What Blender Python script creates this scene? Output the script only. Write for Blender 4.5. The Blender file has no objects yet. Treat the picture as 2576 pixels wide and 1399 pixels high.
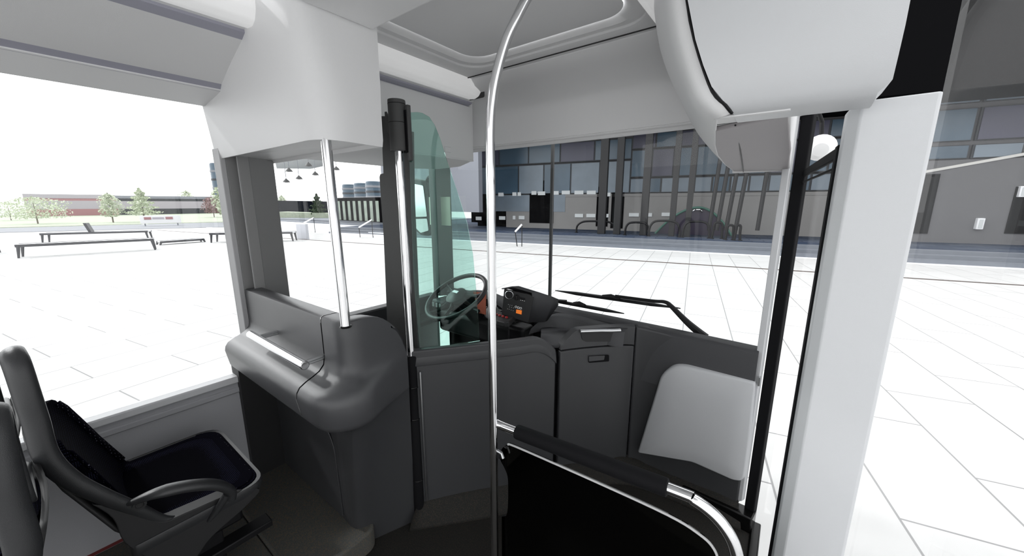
import bpy, math, random
from mathutils import Vector, Matrix
random.seed(7)
PI = math.pi
# ------------------------------------------------------------------ camera geometry (measured from the photograph)
FPX = 930.0; TH = math.atan(188/930.0); PS = math.atan(712/949.0); H = 1.55

def ray(u, v):
    a = 699.5-v; r = u-1288
    up = a*math.cos(TH)-FPX*math.sin(TH); fw = FPX*math.cos(TH)+a*math.sin(TH)
    return r*math.cos(PS)-fw*math.sin(PS), r*math.sin(PS)+fw*math.cos(PS), up

def at(u, v, x=None, y=None, z=None, p=None):
    """where the sight line of a measured point meets a real plane of the bus or the square"""
    X, Y, Z = ray(u, v)
    if x is not None: k = x/X
    elif y is not None: k = y/Y
    elif z is not None: k = (z-H)/Z
    else:
        (a, b), (c, d) = p; nx, ny = d-b, a-c; k = (nx*a+ny*b)/(nx*X+ny*Y)
    return Vector((X*k, Y*k, Z*k+H))

sc = bpy.context.scene
COL = sc.collection
# ------------------------------------------------------------------ materials
def mat(name, col, rough=.5, metal=0., spec=.5, bump=0., bscale=300., trans=None, noise=0., nscale=8., emit=None, estr=1.):
    m = bpy.data.materials.new(name); m.use_nodes = True
    nt = m.node_tree; b = nt.nodes['Principled BSDF']
    b.inputs['Base Color'].default_value = (*col, 1); b.inputs['Roughness'].default_value = rough
    b.inputs['Metallic'].default_value = metal; b.inputs['Specular IOR Level'].default_value = spec
    tc = nt.nodes.new('ShaderNodeTexCoord')
    if bump:
        n = nt.nodes.new('ShaderNodeTexNoise'); n.inputs['Scale'].default_value = bscale
        nt.links.new(tc.outputs['Object'], n.inputs['Vector'])
        bp = nt.nodes.new('ShaderNodeBump'); bp.inputs['Strength'].default_value = bump; bp.inputs['Distance'].default_value = .002
        nt.links.new(n.outputs['Fac'], bp.inputs['Height']); nt.links.new(bp.outputs['Normal'], b.inputs['Normal'])
    if noise:
        n = nt.nodes.new('ShaderNodeTexNoise'); n.inputs['Scale'].default_value = nscale; n.inputs['Detail'].default_value = 4
        nt.links.new(tc.outputs['Object'], n.inputs['Vector'])
        r = nt.nodes.new('ShaderNodeMapRange'); r.inputs['To Min'].default_value = 1-noise; r.inputs['To Max'].default_value = 1+noise
        nt.links.new(n.outputs['Fac'], r.inputs['Value'])
        mx = nt.nodes.new('ShaderNodeVectorMath'); mx.operation = 'SCALE'; mx.inputs[0].default_value = col
        nt.links.new(r.outputs['Result'], mx.inputs['Scale']); nt.links.new(mx.outputs['Vector'], b.inputs['Base Color'])
    if emit:
        b.inputs['Emission Color'].default_value = (*emit, 1); b.inputs['Emission Strength'].default_value = estr
    return m

def glass(name, tint, refl=1.0, flat=0.):
    m = bpy.data.materials.new(name); m.use_nodes = True; nt = m.node_tree; nt.nodes.clear()
    o = nt.nodes.new('ShaderNodeOutputMaterial'); t = nt.nodes.new('ShaderNodeBsdfTransparent'); g = nt.nodes.new('ShaderNodeBsdfGlossy')
    t.inputs['Color'].default_value = (*tint, 1); g.inputs['Roughness'].default_value = .01
    g.inputs['Color'].default_value = (refl, refl, refl, 1)
    f = nt.nodes.new('ShaderNodeFresnel'); f.inputs['IOR'].default_value = 1.45
    if flat: f = nt.nodes.new('ShaderNodeValue'); f.outputs[0].default_value = flat
    mx = nt.nodes.new('ShaderNodeMixShader')
    nt.links.new(f.outputs[0], mx.inputs[0]); nt.links.new(t.outputs[0], mx.inputs[1]); nt.links.new(g.outputs[0], mx.inputs[2])
    nt.links.new(mx.outputs[0], o.inputs[0])
    return m

def dots(name, base, dot, scale, thr):
    m = bpy.data.materials.new(name); m.use_nodes = True; nt = m.node_tree; b = nt.nodes['Principled BSDF']
    tc = nt.nodes.new('ShaderNodeTexCoord'); v = nt.nodes.new('ShaderNodeTexVoronoi'); v.inputs['Scale'].default_value = scale
    v.inputs['Randomness'].default_value = .15
    nt.links.new(tc.outputs['Object'], v.inputs['Vector'])
    l = nt.nodes.new('ShaderNodeMath'); l.operation = 'LESS_THAN'; l.inputs[1].default_value = thr
    nt.links.new(v.outputs['Distance'], l.inputs[0])
    mx = nt.nodes.new('ShaderNodeMix'); mx.data_type = 'RGBA'
    mx.inputs['A'].default_value = (*base, 1); mx.inputs['B'].default_value = (*dot, 1)
    nt.links.new(l.outputs[0], mx.inputs['Factor']); nt.links.new(mx.outputs['Result'], b.inputs['Base Color'])
    b.inputs['Roughness'].default_value = 1; b.inputs['Specular IOR Level'].default_value = .03
    return m

def speckle(name, base, alt, scale=260., rough=.8, blend=.5):
    m = bpy.data.materials.new(name); m.use_nodes = True; nt = m.node_tree; b = nt.nodes['Principled BSDF']
    tc = nt.nodes.new('ShaderNodeTexCoord'); n = nt.nodes.new('ShaderNodeTexNoise'); n.inputs['Scale'].default_value = scale
    nt.links.new(tc.outputs['Object'], n.inputs['Vector'])
    cr = nt.nodes.new('ShaderNodeValToRGB'); e = cr.color_ramp.elements
    e[0].position = .38; e[0].color = (*base, 1); e[1].position = .66; e[1].color = (*alt, 1)
    k = cr.color_ramp.elements.new(.55); k.color = (*[p*1.25 for p in base], 1)
    nt.links.new(n.outputs['Fac'], cr.inputs[0]); nt.links.new(cr.outputs[0], b.inputs['Base Color'])
    b.inputs['Roughness'].default_value = rough; b.inputs['Specular IOR Level'].default_value = .3
    return m

def paving(name, c1, c2, mortar, bw, bh, size, rough=.8, rot=0.):
    m = bpy.data.materials.new(name); m.use_nodes = True; nt = m.node_tree; b = nt.nodes['Principled BSDF']
    tc = nt.nodes.new('ShaderNodeTexCoord'); mp = nt.nodes.new('ShaderNodeMapping'); mp.inputs['Rotation'].default_value[2] = rot
    br = nt.nodes.new('ShaderNodeTexBrick')
    br.inputs['Color1'].default_value = (*c1, 1); br.inputs['Color2'].default_value = (*c2, 1); br.inputs['Mortar'].default_value = (*mortar, 1)
    br.inputs['Scale'].default_value = 1; br.inputs['Brick Width'].default_value = bw; br.inputs['Row Height'].default_value = bh
    br.inputs['Mortar Size'].default_value = size; br.inputs['Mortar Smooth'].default_value = .3
    nt.links.new(tc.outputs['Object'], mp.inputs[0]); nt.links.new(mp.outputs[0], br.inputs['Vector'])
    n = nt.nodes.new('ShaderNodeTexNoise'); n.inputs['Scale'].default_value = 3.; n.inputs['Detail'].default_value = 6
    nt.links.new(tc.outputs['Object'], n.inputs['Vector'])
    r = nt.nodes.new('ShaderNodeMapRange'); r.inputs['To Min'].default_value = .93; r.inputs['To Max'].default_value = 1.05
    nt.links.new(n.outputs['Fac'], r.inputs['Value'])
    vm = nt.nodes.new('ShaderNodeVectorMath'); vm.operation = 'SCALE'
    nt.links.new(br.outputs['Color'], vm.inputs[0]); nt.links.new(r.outputs['Result'], vm.inputs['Scale'])
    nt.links.new(vm.outputs['Vector'], b.inputs['Base Color']); b.inputs['Roughness'].default_value = rough
    b.inputs['Specular IOR Level'].default_value = .03
    return m

M = {
 'pale': mat('pale_plastic', (.73, .73, .735), .55, bump=.25, bscale=900),
 'pale_shell': mat('pale_shell', (.74, .74, .745), .5, bump=.2, bscale=900),
 'mauve': mat('mauve_plastic', (.38, .36, .37), .6, bump=.2, bscale=900),
 'lilac': mat('lilac_strip', (.34, .34, .40), .5),
 'lamp': mat('lamp_cover', (.8, .8, .8), .4, emit=(1, 1, 1), estr=.15),
 'white': mat('white_panel', (.60, .61, .625), .4, bump=.1, bscale=700),
 'kneepad': mat('light_grey_moulding', (.47, .48, .495), .55, bump=.2, bscale=900),
 'wallgrey': mat('wall_grey', (.50, .505, .53), .6, bump=.3, bscale=800),
 'sill': mat('sill_metal', (.82, .83, .85), .35),
 'dark': mat('dark_plastic', (.040, .041, .044), .42, bump=.25, bscale=1200),
 'console': mat('console_plastic', (.058, .059, .063), .34, bump=.2, bscale=1200),
 'post': mat('post_coating', (.055, .055, .055), .6, bump=.3, bscale=1200),
 'dash': mat('dash_plastic', (.045, .046, .050), .55, bump=.3, bscale=1200),
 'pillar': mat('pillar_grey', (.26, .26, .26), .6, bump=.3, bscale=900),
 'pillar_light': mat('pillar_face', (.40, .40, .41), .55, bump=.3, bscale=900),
 'black': mat('black_plastic', (.006, .006, .007), .5, spec=.25),
 'rubber': mat('black_rubber', (.004, .004, .005), .75, spec=.15),
 'gloss': mat('black_gloss', (.004, .004, .004), .18, spec=.22),
 'chrome': mat('polished_steel', (.74, .74, .75), .10, metal=1),
 'brush': mat('satin_steel', (.62, .63, .64), .28, metal=1),
 'frame': mat('seat_frame_plastic', (.030, .031, .033), .30, bump=.25, bscale=900),
 'shell': mat('seat_shell_plastic', (.014, .014, .015), .6, bump=.2, bscale=900),
 'fabric': dots('seat_fabric', (.0012, .0012, .0028), (.020, .021, .048), 230, .26),
 'border': dots('seat_border_fabric', (.002, .002, .005), (.13, .13, .17), 110, .20),
 'podium': speckle('platform_flooring', (.060, .062, .058), (.13, .09, .055)),
 'floor': speckle('aisle_flooring', (.011, .011, .010), (.035, .026, .018)),
 'glassm': glass('window_glass', (.97, .975, .975), .9),
 'faint': glass('coated_door_glass', (.985, .985, .985), .9, .06),
 'windscreen': glass('windscreen_glass', (.90, .915, .92), .55),
 'teal': glass('teal_tinted_glass', (.69, .865, .82), .8),
 'smoke': glass('smoked_panel_glass', (.22, .22, .20), .9),
 'red': mat('red_plastic', (.30, .015, .015), .4),
 'orange': mat('orange_screen', (.75, .16, .02), .4, emit=(1, .25, .03), estr=.25),
 'cream': mat('cream_matt', (.74, .74, .62), .7),
 'whitepaint': mat('white_paint', (.85, .85, .85), .4),
}
M['wheel'] = mat('wheel_rim_leather', (.02, .02, .022), .45)
M['decal'] = mat('switch_print', (.75, .75, .75), .5)
# ------------------------------------------------------------------ mesh builder
class MB:
    def __init__(s): s.v = []; s.f = []
    def add(s, vs, fs):
        o = len(s.v); s.v += [tuple(p) for p in vs]; s.f += [tuple(i+o for i in f) for f in fs]; return s
    def box(s, x0, x1, y0, y1, z0, z1, mx=None):
        vs = [Vector((x, y, z)) for x in (x0, x1) for y in (y0, y1) for z in (z0, z1)]
        if mx: vs = [mx @ p for p in vs]
        return s.add(vs, [(0, 1, 3, 2), (4, 6, 7, 5), (0, 4, 5, 1), (2, 3, 7, 6), (0, 2, 6, 4), (1, 5, 7, 3)])
    def prism(s, pts, vec):
        n = len(pts); a = [Vector(p) for p in pts]; vec = Vector(vec); b = [p+vec for p in a]
        return s.add(a+b, [tuple(range(n))[::-1], tuple(range(n, 2*n))]+[(i, (i+1) % n, n+(i+1) % n, n+i) for i in range(n)])
    def loft(s, rings, closed=True, cap=True):
        n = len(rings[0]); vs = [p for r in rings for p in r]; fs = []
        for k in range(len(rings)-1):
            for i in range(n if closed else n-1):
                j = (i+1) % n; fs.append((k*n+i, k*n+j, (k+1)*n+j, (k+1)*n+i))
        if cap and closed: fs += [tuple(range(n))[::-1], tuple(range((len(rings)-1)*n, len(rings)*n))]
        return s.add(vs, fs)
    def tube(s, path, r, seg=16, closed=False, radii=None, sx=1., up=None):
        P = [Vector(p) for p in path]; n = len(P); rings = []; last = None
        for i, p in enumerate(P):
            if closed: t = P[(i+1) % n]-P[i-1]
            else: t = P[min(i+1, n-1)]-P[max(i-1, 0)]
            t.normalize()
            if last is None:
                a = Vector(up) if up else (Vector((0, 0, 1)) if abs(t.z) < .9 else Vector((1, 0, 0)))
            else: a = last
            a = (a-t*a.dot(t)).normalized(); last = a; b = t.cross(a)
            rr = radii[i] if radii else r
            rings.append([p+a*math.cos(2*PI*k/seg)*rr+b*math.sin(2*PI*k/seg)*rr*sx for k in range(seg)])
        if closed: rings.append(rings[0]); return s.loft(rings, cap=False)
        return s.loft(rings)
    def lathe(s, prof, c=(0, 0, 0), mx=None, seg=24):
        rings = []
        for r, z in prof:
            ring = [Vector((r*math.cos(2*PI*k/seg), r*math.sin(2*PI*k/seg), z)) for k in range(seg)]
            ring = [(mx @ p if mx else p)+Vector(c) for p in ring]; rings.append(ring)
        return s.loft(rings)
    def build(s, name, m, parent=None, smooth=30, bevel=0, seg=2, solid=0, sub=0):
        me = bpy.data.meshes.new(name); me.from_pydata(s.v, [], s.f); me.validate()
        import bmesh
        bm = bmesh.new(); bm.from_mesh(me); bmesh.ops.remove_doubles(bm, verts=bm.verts, dist=1e-5)
        bmesh.ops.recalc_face_normals(bm, faces=bm.faces); bm.to_mesh(me); bm.free()
        me.materials.append(M[m] if isinstance(m, str) else m)
        if smooth:
            me.polygons.foreach_set('use_smooth', [True]*len(me.polygons)); me.set_sharp_from_angle(angle=math.radians(smooth))
        o = bpy.data.objects.new(name, me); COL.objects.link(o)
        if parent: o.parent = parent
        if solid:
            k = o.modifiers.new('thick', 'SOLIDIFY'); k.thickness = solid; k.offset = 0
        if bevel:
            k = o.modifiers.new('bevel', 'BEVEL'); k.width = bevel; k.segments = seg; k.limit_method = 'ANGLE'; k.angle_limit = .6; k.harden_normals = False
        if sub:
            k = o.modifiers.new('sub', 'SUBSURF'); k.levels = sub; k.render_levels = sub
        return o

def tag(o, label, cat, group=None):
    o['label'] = label; o['category'] = cat
    if group: o['group'] = group
    return o
def struct(o, label=None, cat='structure'):
    o['kind'] = 'structure'
    if label: o['label'] = label
    return o
def empty(name, loc=(0, 0, 0), rz=0):
    o = bpy.data.objects.new(name, None); COL.objects.link(o); o.location = loc; o.rotation_euler.z = rz; o.empty_display_size = .1
    return o
def thing(name, label, cat, loc=(0, 0, 0), rz=0, group=None):
    return tag(empty(name, loc, rz), label, cat, group)
def structure(name, label, loc=(0, 0, 0)):
    return struct(empty(name, loc), label)

def fillet(pts, rads, n=6, closed=True):
    P = [Vector(p) for p in pts]; out = []; N = len(P)
    if not hasattr(rads, '__len__'): rads = [rads]*N
    for i, p in enumerate(P):
        if (not closed and i in (0, N-1)) or rads[i] <= 0: out.append(p); continue
        a = P[i-1]-p; b = P[(i+1) % N]-p; ra = min(rads[i], a.length*.49 if closed or i > 1 else a.length*.98); rb = min(rads[i], b.length*.49 if closed or i < N-2 else b.length*.98)
        r = min(ra, rb); A = p+a.normalized()*r; B = p+b.normalized()*r
        for k in range(n+1):
            t = k/n; out.append(A*(1-t)**2+p*2*t*(1-t)+B*t*t)
    return out
def smooth_path(pts, n=8):
    P = [Vector(p) for p in pts]; out = []
    for i in range(len(P)-1):
        p0 = P[max(i-1, 0)]; p1 = P[i]; p2 = P[i+1]; p3 = P[min(i+2, len(P)-1)]
        for k in range(n):
            t = k/n; out.append(.5*((2*p1)+(p2-p0)*t+(2*p0-5*p1+4*p2-p3)*t*t+(3*p1-p0-3*p2+p3)*t**3))
    out.append(P[-1]); return out
def lin(a, b, t): return a+(b-a)*t
def copy_tree(o, parent=None):
    c = o.copy(); COL.objects.link(c)
    if parent: c.parent = parent
    for ch in [q for q in list(bpy.data.objects) if q.parent == o]: copy_tree(ch, c)
    return c
def plate(pts, vec): return MB().prism(pts, vec)

# ================================================================== BUS SHELL
# floor of the aisle and entrance
q = MB(); q.box(-2.17, .30, -1.6, .9, -.06, 0); q.prism([(-2.17, .9, -.06), (.02, .9, -.06), (.02, 1.88, -.06), (-.30, 1.95, -.06), (-2.17, 1.95, -.06)], (0, 0, .06))
struct(q.build('floor', 'floor', smooth=0), 'dark speckled aisle flooring')
# seat platform, rounded at the corner by the driver's console
pl = fillet([(-2.17, .43, 0), (-1.40, .43, 0), (-1.345, .60, 0), (-1.345, .78, 0), (-2.17, .78, 0)], [0, .06, .02, .07, 0], 6)
struct(plate([(p.x, p.y, 0) for p in pl], (0, 0, .11)).build('trim_1', 'podium', bevel=.012, seg=3), 'raised speckled grey platform in front of the seat')
struct(MB().box(-2.17, -1.19, -1.6, .428, 0, .105).build('trim_10', 'podium', bevel=.006), 'raised speckled seat platform')
# plinth cove in front of cab and dashboard
A = (-1.306, .964); B = (-1.074, 1.28); C_ = (-.889, 1.603); D = (-.604, 1.912); E_ = (-.047, 1.917)
pp = [(-1.30, .905), (-1.01, 1.235), (-.80, 1.55), (-.56, 1.83), (-.02, 1.865)]
rows = []
for z, k in ((0, 0.), (.012, .12), (.035, .3), (.06, .55), (.085, .9), (.12, 1.1)):
    row = []
    for (a, b), (c, d) in zip(pp, [A, B, C_, D, E_]): row.append(Vector((lin(a, c, k), lin(b, d, k), z)))
    rows.append(smooth_path(row, 5))
q = MB(); q.loft(rows, closed=False, cap=False)
struct(q.build('trim_2', 'floor', solid=.004), 'speckled flooring coved up against the cab front')
# black entrance step edge
q = MB(); q.prism([(-.30, 1.905, -.02), (.015, 1.875, -.02), (.03, 1.955, -.02), (-.30, 1.965, -.02)], (0, 0, .10))
q.box(.015, .055, 1.0, 1.96, -.09, .012)
struct(q.build('trim_3', 'gloss', bevel=.006), 'glossy black entrance sill')
q = MB(); q.box(.055, .12, 1.0, 1.75, -.10, -.06)
struct(q.build('trim_4', mat('sill_plate', (.52, .42, .43), .4), bevel=.004), 'pinkish metal step plate beside the door')

# left wall under the passenger window
W = structure('wall_left', 'grey side wall below the passenger window')
MB().box(-2.23, -2.17, -1.6, .66, .09, .66).build('panel', 'wallgrey', W)
MB().box(-2.23, -2.155, -1.6, .66, .655, .69).build('window_sill', 'sill', W, bevel=.006)
MB().box(-2.23, -2.162, -1.6, .66, .60, .63).build('moulding', 'wallgrey', W, bevel=.006)
MB().box(-2.23, -2.13, .555, .72, .10, .76).build('dark_corner_trim', 'shell', W)
MB().box(-2.175, -2.165, -1.6, .72, .108, .120).build('red_edge_strip', mat('red_edge', (.18, .03, .03), .6), W)
# wall below the driver's window
Wd = structure('wall_front', 'dark cab wall below the driver window')
MB().box(-2.23, -2.14, .80, 1.90, 0, .86).build('panel', 'dark', Wd, bevel=.01)
MB().box(-2.16, -1.98, 1.0, 1.95, .70, .74).build('side_shelf', 'dash', Wd, bevel=.01)
# window glass
q = MB().box(-2.212, -2.206, -1.6, .64, .66, 2.02)
struct(q.build('window_1', 'glassm', smooth=0), 'large clear passenger side window')
q = MB().box(-2.212, -2.206, .84, 1.97, .84, 1.84)
struct(q.build('window_2', 'glassm', smooth=0), 'clear driver side window')
# grey ribbed pillar between the two windows
Pp = structure('trim_5', 'grey ribbed pillar between the side windows')
def pil(name, prof, z0, z1, m):
    MB().prism([(x, y, z0) for x, y in prof], (0, 0, z1-z0)).build(name, m, Pp, bevel=.003)
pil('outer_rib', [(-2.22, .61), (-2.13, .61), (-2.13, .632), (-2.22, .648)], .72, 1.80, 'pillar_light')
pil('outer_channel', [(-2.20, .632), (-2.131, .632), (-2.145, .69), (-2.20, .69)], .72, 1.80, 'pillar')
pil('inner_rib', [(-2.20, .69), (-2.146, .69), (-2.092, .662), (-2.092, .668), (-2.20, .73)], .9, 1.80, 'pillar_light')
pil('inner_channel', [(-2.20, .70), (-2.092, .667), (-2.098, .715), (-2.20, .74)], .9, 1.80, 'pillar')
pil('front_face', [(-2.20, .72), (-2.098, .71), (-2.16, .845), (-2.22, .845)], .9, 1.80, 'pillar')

# ------------------------------------------------------------------ ceiling side cove with strips and lamps
Cv = structure('ceiling', 'pale grey ceiling with coved side duct')
prof = [(-2.215, 1.985), (-2.16, 1.975), (-2.06, 1.985), (-1.97, 1.993), (-1.925, 2.0)]
def longi(prof, y0, y1, thick=.012):
    q = MB(); a = [Vector((x, y0, z)) for x, z in prof]; b = [Vector((x, y1, z)) for x, z in prof]
    au = [p+Vector((0, 0, thick)) for p in a]; bu = [p+Vector((0, 0, thick)) for p in b]
    q.loft([a+au[::-1], b+bu[::-1]]); return q
longi(prof, -1.6, .70).build('window_header', 'pale_shell', Cv)
longi([(-1.905, 2.018), (-1.75, 2.072), (-1.62, 2.112)], -1.6, .62).build('duct_cover', 'pale', Cv)
longi([(-1.935, 1.998), (-1.900, 2.020)], -1.6, .63, .02).build('lower_strip', 'lilac', Cv)
longi([(-1.62, 2.112), (-1.585, 2.126)], -1.6, .62, .02).build('upper_strip', 'lilac', Cv)
longi([(-1.585, 2.135), (-1.545, 2.150)], -1.6, .62, .02).build('lamp_ledge', 'pale_shell', Cv)
# aisle ceiling (rear part, above and behind the camera)
MB().box(-1.46, .35, -1.6, .60, 2.25, 2.28).build('rear_panel', 'pale', Cv)
# ceiling panel with the rounded roof hatch
def rrect(x0, x1, y0, y1, r, z, n=8):
    out = []
    for cx, cy, a0 in ((x1-r, y1-r, 0), (x0+r, y1-r, 90), (x0+r, y0+r, 180), (x1-r, y0+r, 270)):
        for k in range(n+1):
            a = math.radians(a0+90*k/n); out.append(Vector((cx+r*math.cos(a), cy+r*math.sin(a), z)))
    return out
q = MB(); q.loft([rrect(-1.47, -.05, .60, 1.64, .001, 2.2), rrect(-1.40, -.47, .70, 1.53, .13, 2.2), rrect(-1.385, -.485, .715, 1.515, .12, 2.206),
                  rrect(-1.385, -.485, .715, 1.515, .12, 2.215), rrect(-1.36, -.52, .74, 1.495, .11, 2.218), rrect(-1.33, -.56, .77, 1.47, .10, 2.245)], cap=False)
q.build('hatch_surround', 'pale', Cv)
q = MB(); q.loft([rrect(-1.331, -.559, .769, 1.471, .10, 2.236), rrect(-1.31, -.58, .79, 1.45, .09, 2.232), rrect(-1.25, -.65, .85, 1.40, .05, 2.230), rrect(-1.0, -.9, 1.1, 1.2, .02, 2.230)], cap=True)
q.build('hatch_panel', 'pale_shell', Cv)
MB().box(-1.47, -.05, 1.553, 1.557, 2.196, 2.2005).build('seam', 'shell', Cv)
# front header above the windscreen
hp = [(1.56, 2.205), (1.565, 2.197), (1.585, 2.186), (1.595, 2.178), (1.64, 2.165), (1.75, 2.125), (1.81, 2.10), (1.832, 2.082), (1.85, 2.045), (1.875, 1.975), (1.89, 1.935), (1.895, 1.918), (1.905, 1.912)]
rows = []
for y, z in hp: rows.append([Vector((x, y+.03-.03*abs((x+1)/1.0)**2, z)) for x in [lin(-2.15, .0, i/16) for i in range(17)]])
q = MB(); q.loft(rows, closed=False, cap=False)
q.build('front_header', 'pale', Cv, solid=.008)
q = MB(); rows = []
for y, z in ((1.895, 1.912), (1.915, 1.905), (1.925, 1.893), (1.945, 1.893), (1.965, 1.905), (1.99, 1.93)): rows.append([Vector((x, y+.03-.03*abs((x+1)/1.0)**2, z)) for x in [lin(-2.15, .0, i/16) for i in range(17)]])
q.loft(rows, closed=False, cap=False); q.build('windscreen_top_lip', 'pale_shell', Cv, solid=.006)
# cross beam under the ceiling in front of the duct block
q = MB(); q.prism([(-1.22, .575, 2.125), (-1.22, .835, 2.125), (.2, .835, 2.125), (.2, .575, 2.125)], (0, 0, .12))
q.build('cross_beam', 'pale_shell', Cv, bevel=.012, seg=3)
# driver side header box
q = MB(); pr = [(-1.60, 2.11), (-1.595, 1.812), (-1.60, 1.80), (-1.61, 1.798), (-1.70, 1.775), (-1.9, 1.77), (-2.2, 1.79), (-2.2, 2.11)]
q.prism([(x, .857, z) for x, z in pr], (0, .873, 0)); q.build('driver_window_header', 'pale', Cv, bevel=.006)
MB().box(-1.62, -1.592, .858, 1.735, 1.799, 1.806).build('driver_header_lip', 'pale_shell', Cv, bevel=.002)
longi([(-1.62, 2.105), (-1.575, 2.118)], .60, 1.71, .02).build('front_strip', 'lilac', Cv)
longi([(-1.62, 2.112), (-1.56, 2.130)], .60, 1.71, .02).build('front_lamp_ledge', 'pale_shell', Cv)
MB().box(-1.60, -1.588, 1.50, 1.545, 1.83, 1.86).build('button', 'pale_shell', Cv, bevel=.004)
# side wall of the cab front-left corner
MB().prism([(-1.60, 1.72, 1.80), (-1.60, 1.72, 2.20), (-2.15, 1.72, 2.20), (-2.15, 1.72, 1.80)], (0, .02, 0)).build('corner_cap', 'pale', Cv)

# bulkhead block hanging from the ceiling over the console
def corner_path(x0, yr, cx, ex, ey, r, n1=10, n2=8, n3=8):
    a = Vector((x0, yr, 0)); c = Vector((cx, yr, 0)); e = Vector((ex, ey, 0)); d = (e-c).normalized()
    A_ = Vector((cx-r, yr, 0)); B_ = c+d*r; out = [a.lerp(A_, i/n1) for i in range(n1)]
    for k in range(n2+1):
        t = k/n2; out.append(A_*(1-t)**2+c*2*t*(1-t)+B_*t*t)
    out += [B_.lerp(e, (i+1)/n3) for i in range(n3)]; return out
rings = []
for z, yr, cx, ex, r in ((1.765, .64, -1.235, -1.25, .10), (1.752, .625, -1.222, -1.24, .10), (1.752, .618, -1.212, -1.235, .11), (1.775, .612, -1.208, -1.23, .12), (1.85, .605, -1.21, -1.23, .14), (1.95, .595, -1.215, -1.225, .12), (2.05, .585, -1.22, -1.225, .09), (2.20, .575, -1.22, -1.22, .05)):
    ye = .838 if z == 1.765 else (.848 if yr > .62 else .855); p = corner_path(-2.19, yr, cx, ex, ye, r); rings.append([Vector((a.x, a.y, z)) for a in p]+[Vector((-2.19, ye, z))])
q = MB(); q.loft(rings)
struct(q.build('wall_back', 'pale_shell', smooth=50), 'pale duct bulkhead hanging above the console')
# lamps
def lamp(name, y0, y1, label):
    t = thing(name, label, 'lamp', (-1.51, y0, 2.13), 0, None)
    pr = [(-1.565, 2.133), (-1.52, 2.128), (-1.49, 2.138), (-1.468, 2.165), (-1.455, 2.205), (-1.50, 2.215)]
    pf = fillet([(x, 0, z) for x, z in pr], .008, 3)
    o = MB().prism([(p.x+1.51, 0, p.z-2.13) for p in pf], (0, y1-y0, 0)).build('lamp_cover', 'lamp', t)
    MB().prism([(p.x+1.51, 0, p.z-2.13) for p in fillet([(-1.57, 0, 2.128), (-1.45, 0, 2.128), (-1.45, 0, 2.21), (-1.57, 0, 2.21)], .01, 2)], (0, .004, 0)).build('end_cap', 'shell', t).location.y = y1-y0
    return t
lamp('ceiling_lamp', .84, 1.675, 'long white lamp strip above the driver side window')
lamp('ceiling_lamp', -1.55, .60, 'white lamp strip above the passenger window, behind the bulkhead')
t = thing('ceiling_lamp', 'slim white lamp strip between the roof hatch and the door cover', 'lamp', (-.43, .85, 2.16))
MB().prism([(p.x, 0, p.z) for p in fillet([(-.025, 0, -.01), (.0, 0, -.018), (.028, 0, .01), (.02, 0, .04), (-.02, 0, .04)], .006, 3)], (0, .74, 0)).build('lamp_cover', 'lamp', t)
MB().box(.028, .05, 0, .74, .0, .04).build('side_strip', 'lilac', t)

# ------------------------------------------------------------------ door mechanism cover
dc = thing('door_mechanism_cover', 'bulky white moulded cover above the front door', 'cover', (0, 1.0, 1.74))
def loc(o, pts): return [Vector(p)-Vector(o) for p in pts]
O = (0, 1.0, 1.74)
# left side: from the slit towards the windscreen header
Rr = smooth_path([(-.275, .97, 2.26), (-.247, .97, 1.99), (-.187, .97, 1.81), (-.150, .975, 1.760), (-.138, .99, 1.745)], 5)
Rm = smooth_path([(-.305, .985, 2.26), (-.278, .985, 1.99), (-.222, .985, 1.815), (-.190, .99, 1.762), (-.165, 1.00, 1.740)], 5)
Rf = smooth_path([(-.50, 1.55, 2.26), (-.475, 1.70, 2.10), (-.405, 1.86, 1.95), (-.325, 1.94, 1.80), (-.232, 1.96, 1.69)], 5)
ring2 = [[lin(a, b, t)+Vector((-.03*math.sin(PI*t), 0, -.005*math.sin(PI*t))) for a, b in zip(Rm, Rf)] for t in (0, .12, .3, .5, .75, 1)]
q = MB(); q.loft([loc(O, r) for r in [Rr]+ring2], closed=False, cap=False); q.build('side_shell', 'pale_shell', dc, solid=.004, smooth=60)
# rear face with bevelled lower band
def xr(z): return .112+max(0, z-1.75)*.012
rows = []
zs = [2.26, 2.1, 1.99, 1.9, 1.845, 1.80, 1.765, 1.748, 1.742]
def xl(z):
    for a, b in zip(Rr, Rr[1:]):
        if b.z <= z <= a.z: return lin(a.x, b.x, (a.z-z)/(a.z-b.z+1e-9))
    return Rr[-1].x
for z, y in zip(zs, [.955, .955, .955, .955, .953, .962, .972, .985, 1.0]):
    x0 = xl(z)+.006; x1 = xr(z)-(.0 if z > 1.76 else .015); rows.append([Vector((lin(x0, x1, i/10), y+.01*(1-i/10 if i < 3 else 0)*0, z)) for i in range(11)])
q = MB(); q.loft([loc(O, r) for r in rows], closed=False, cap=False); 
ru = [[Vector((lin(-.132, .097, i/10), y, z)) for i in range(11)] for y, z in ((1.0, 1.742), (1.03, 1.738), (1.07, 1.738), (1.08, 1.76), (1.08, 2.26))]
q.loft([loc(O, r) for r in ru], closed=False, cap=False)
q.loft([loc(O, [(xr(z)-(.0 if z > 1.76 else .015), y, z) for z, y in zip(zs, [.955, .955, .955, .955, .953, .962, .972, .985, 1.0])]), loc(O, [(xr(z)-(.0 if z > 1.76 else .012), 1.08, max(z, 1.742)) for z in zs])], closed=False, cap=False)
q.build('rear_shell', 'white', dc, smooth=50)
# slit between shells
q = MB(); q.tube(loc(O, [p+Vector((.003, -.001, 0)) for p in Rr]), .0035, 8); q.build('slit', 'black', dc)
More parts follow.
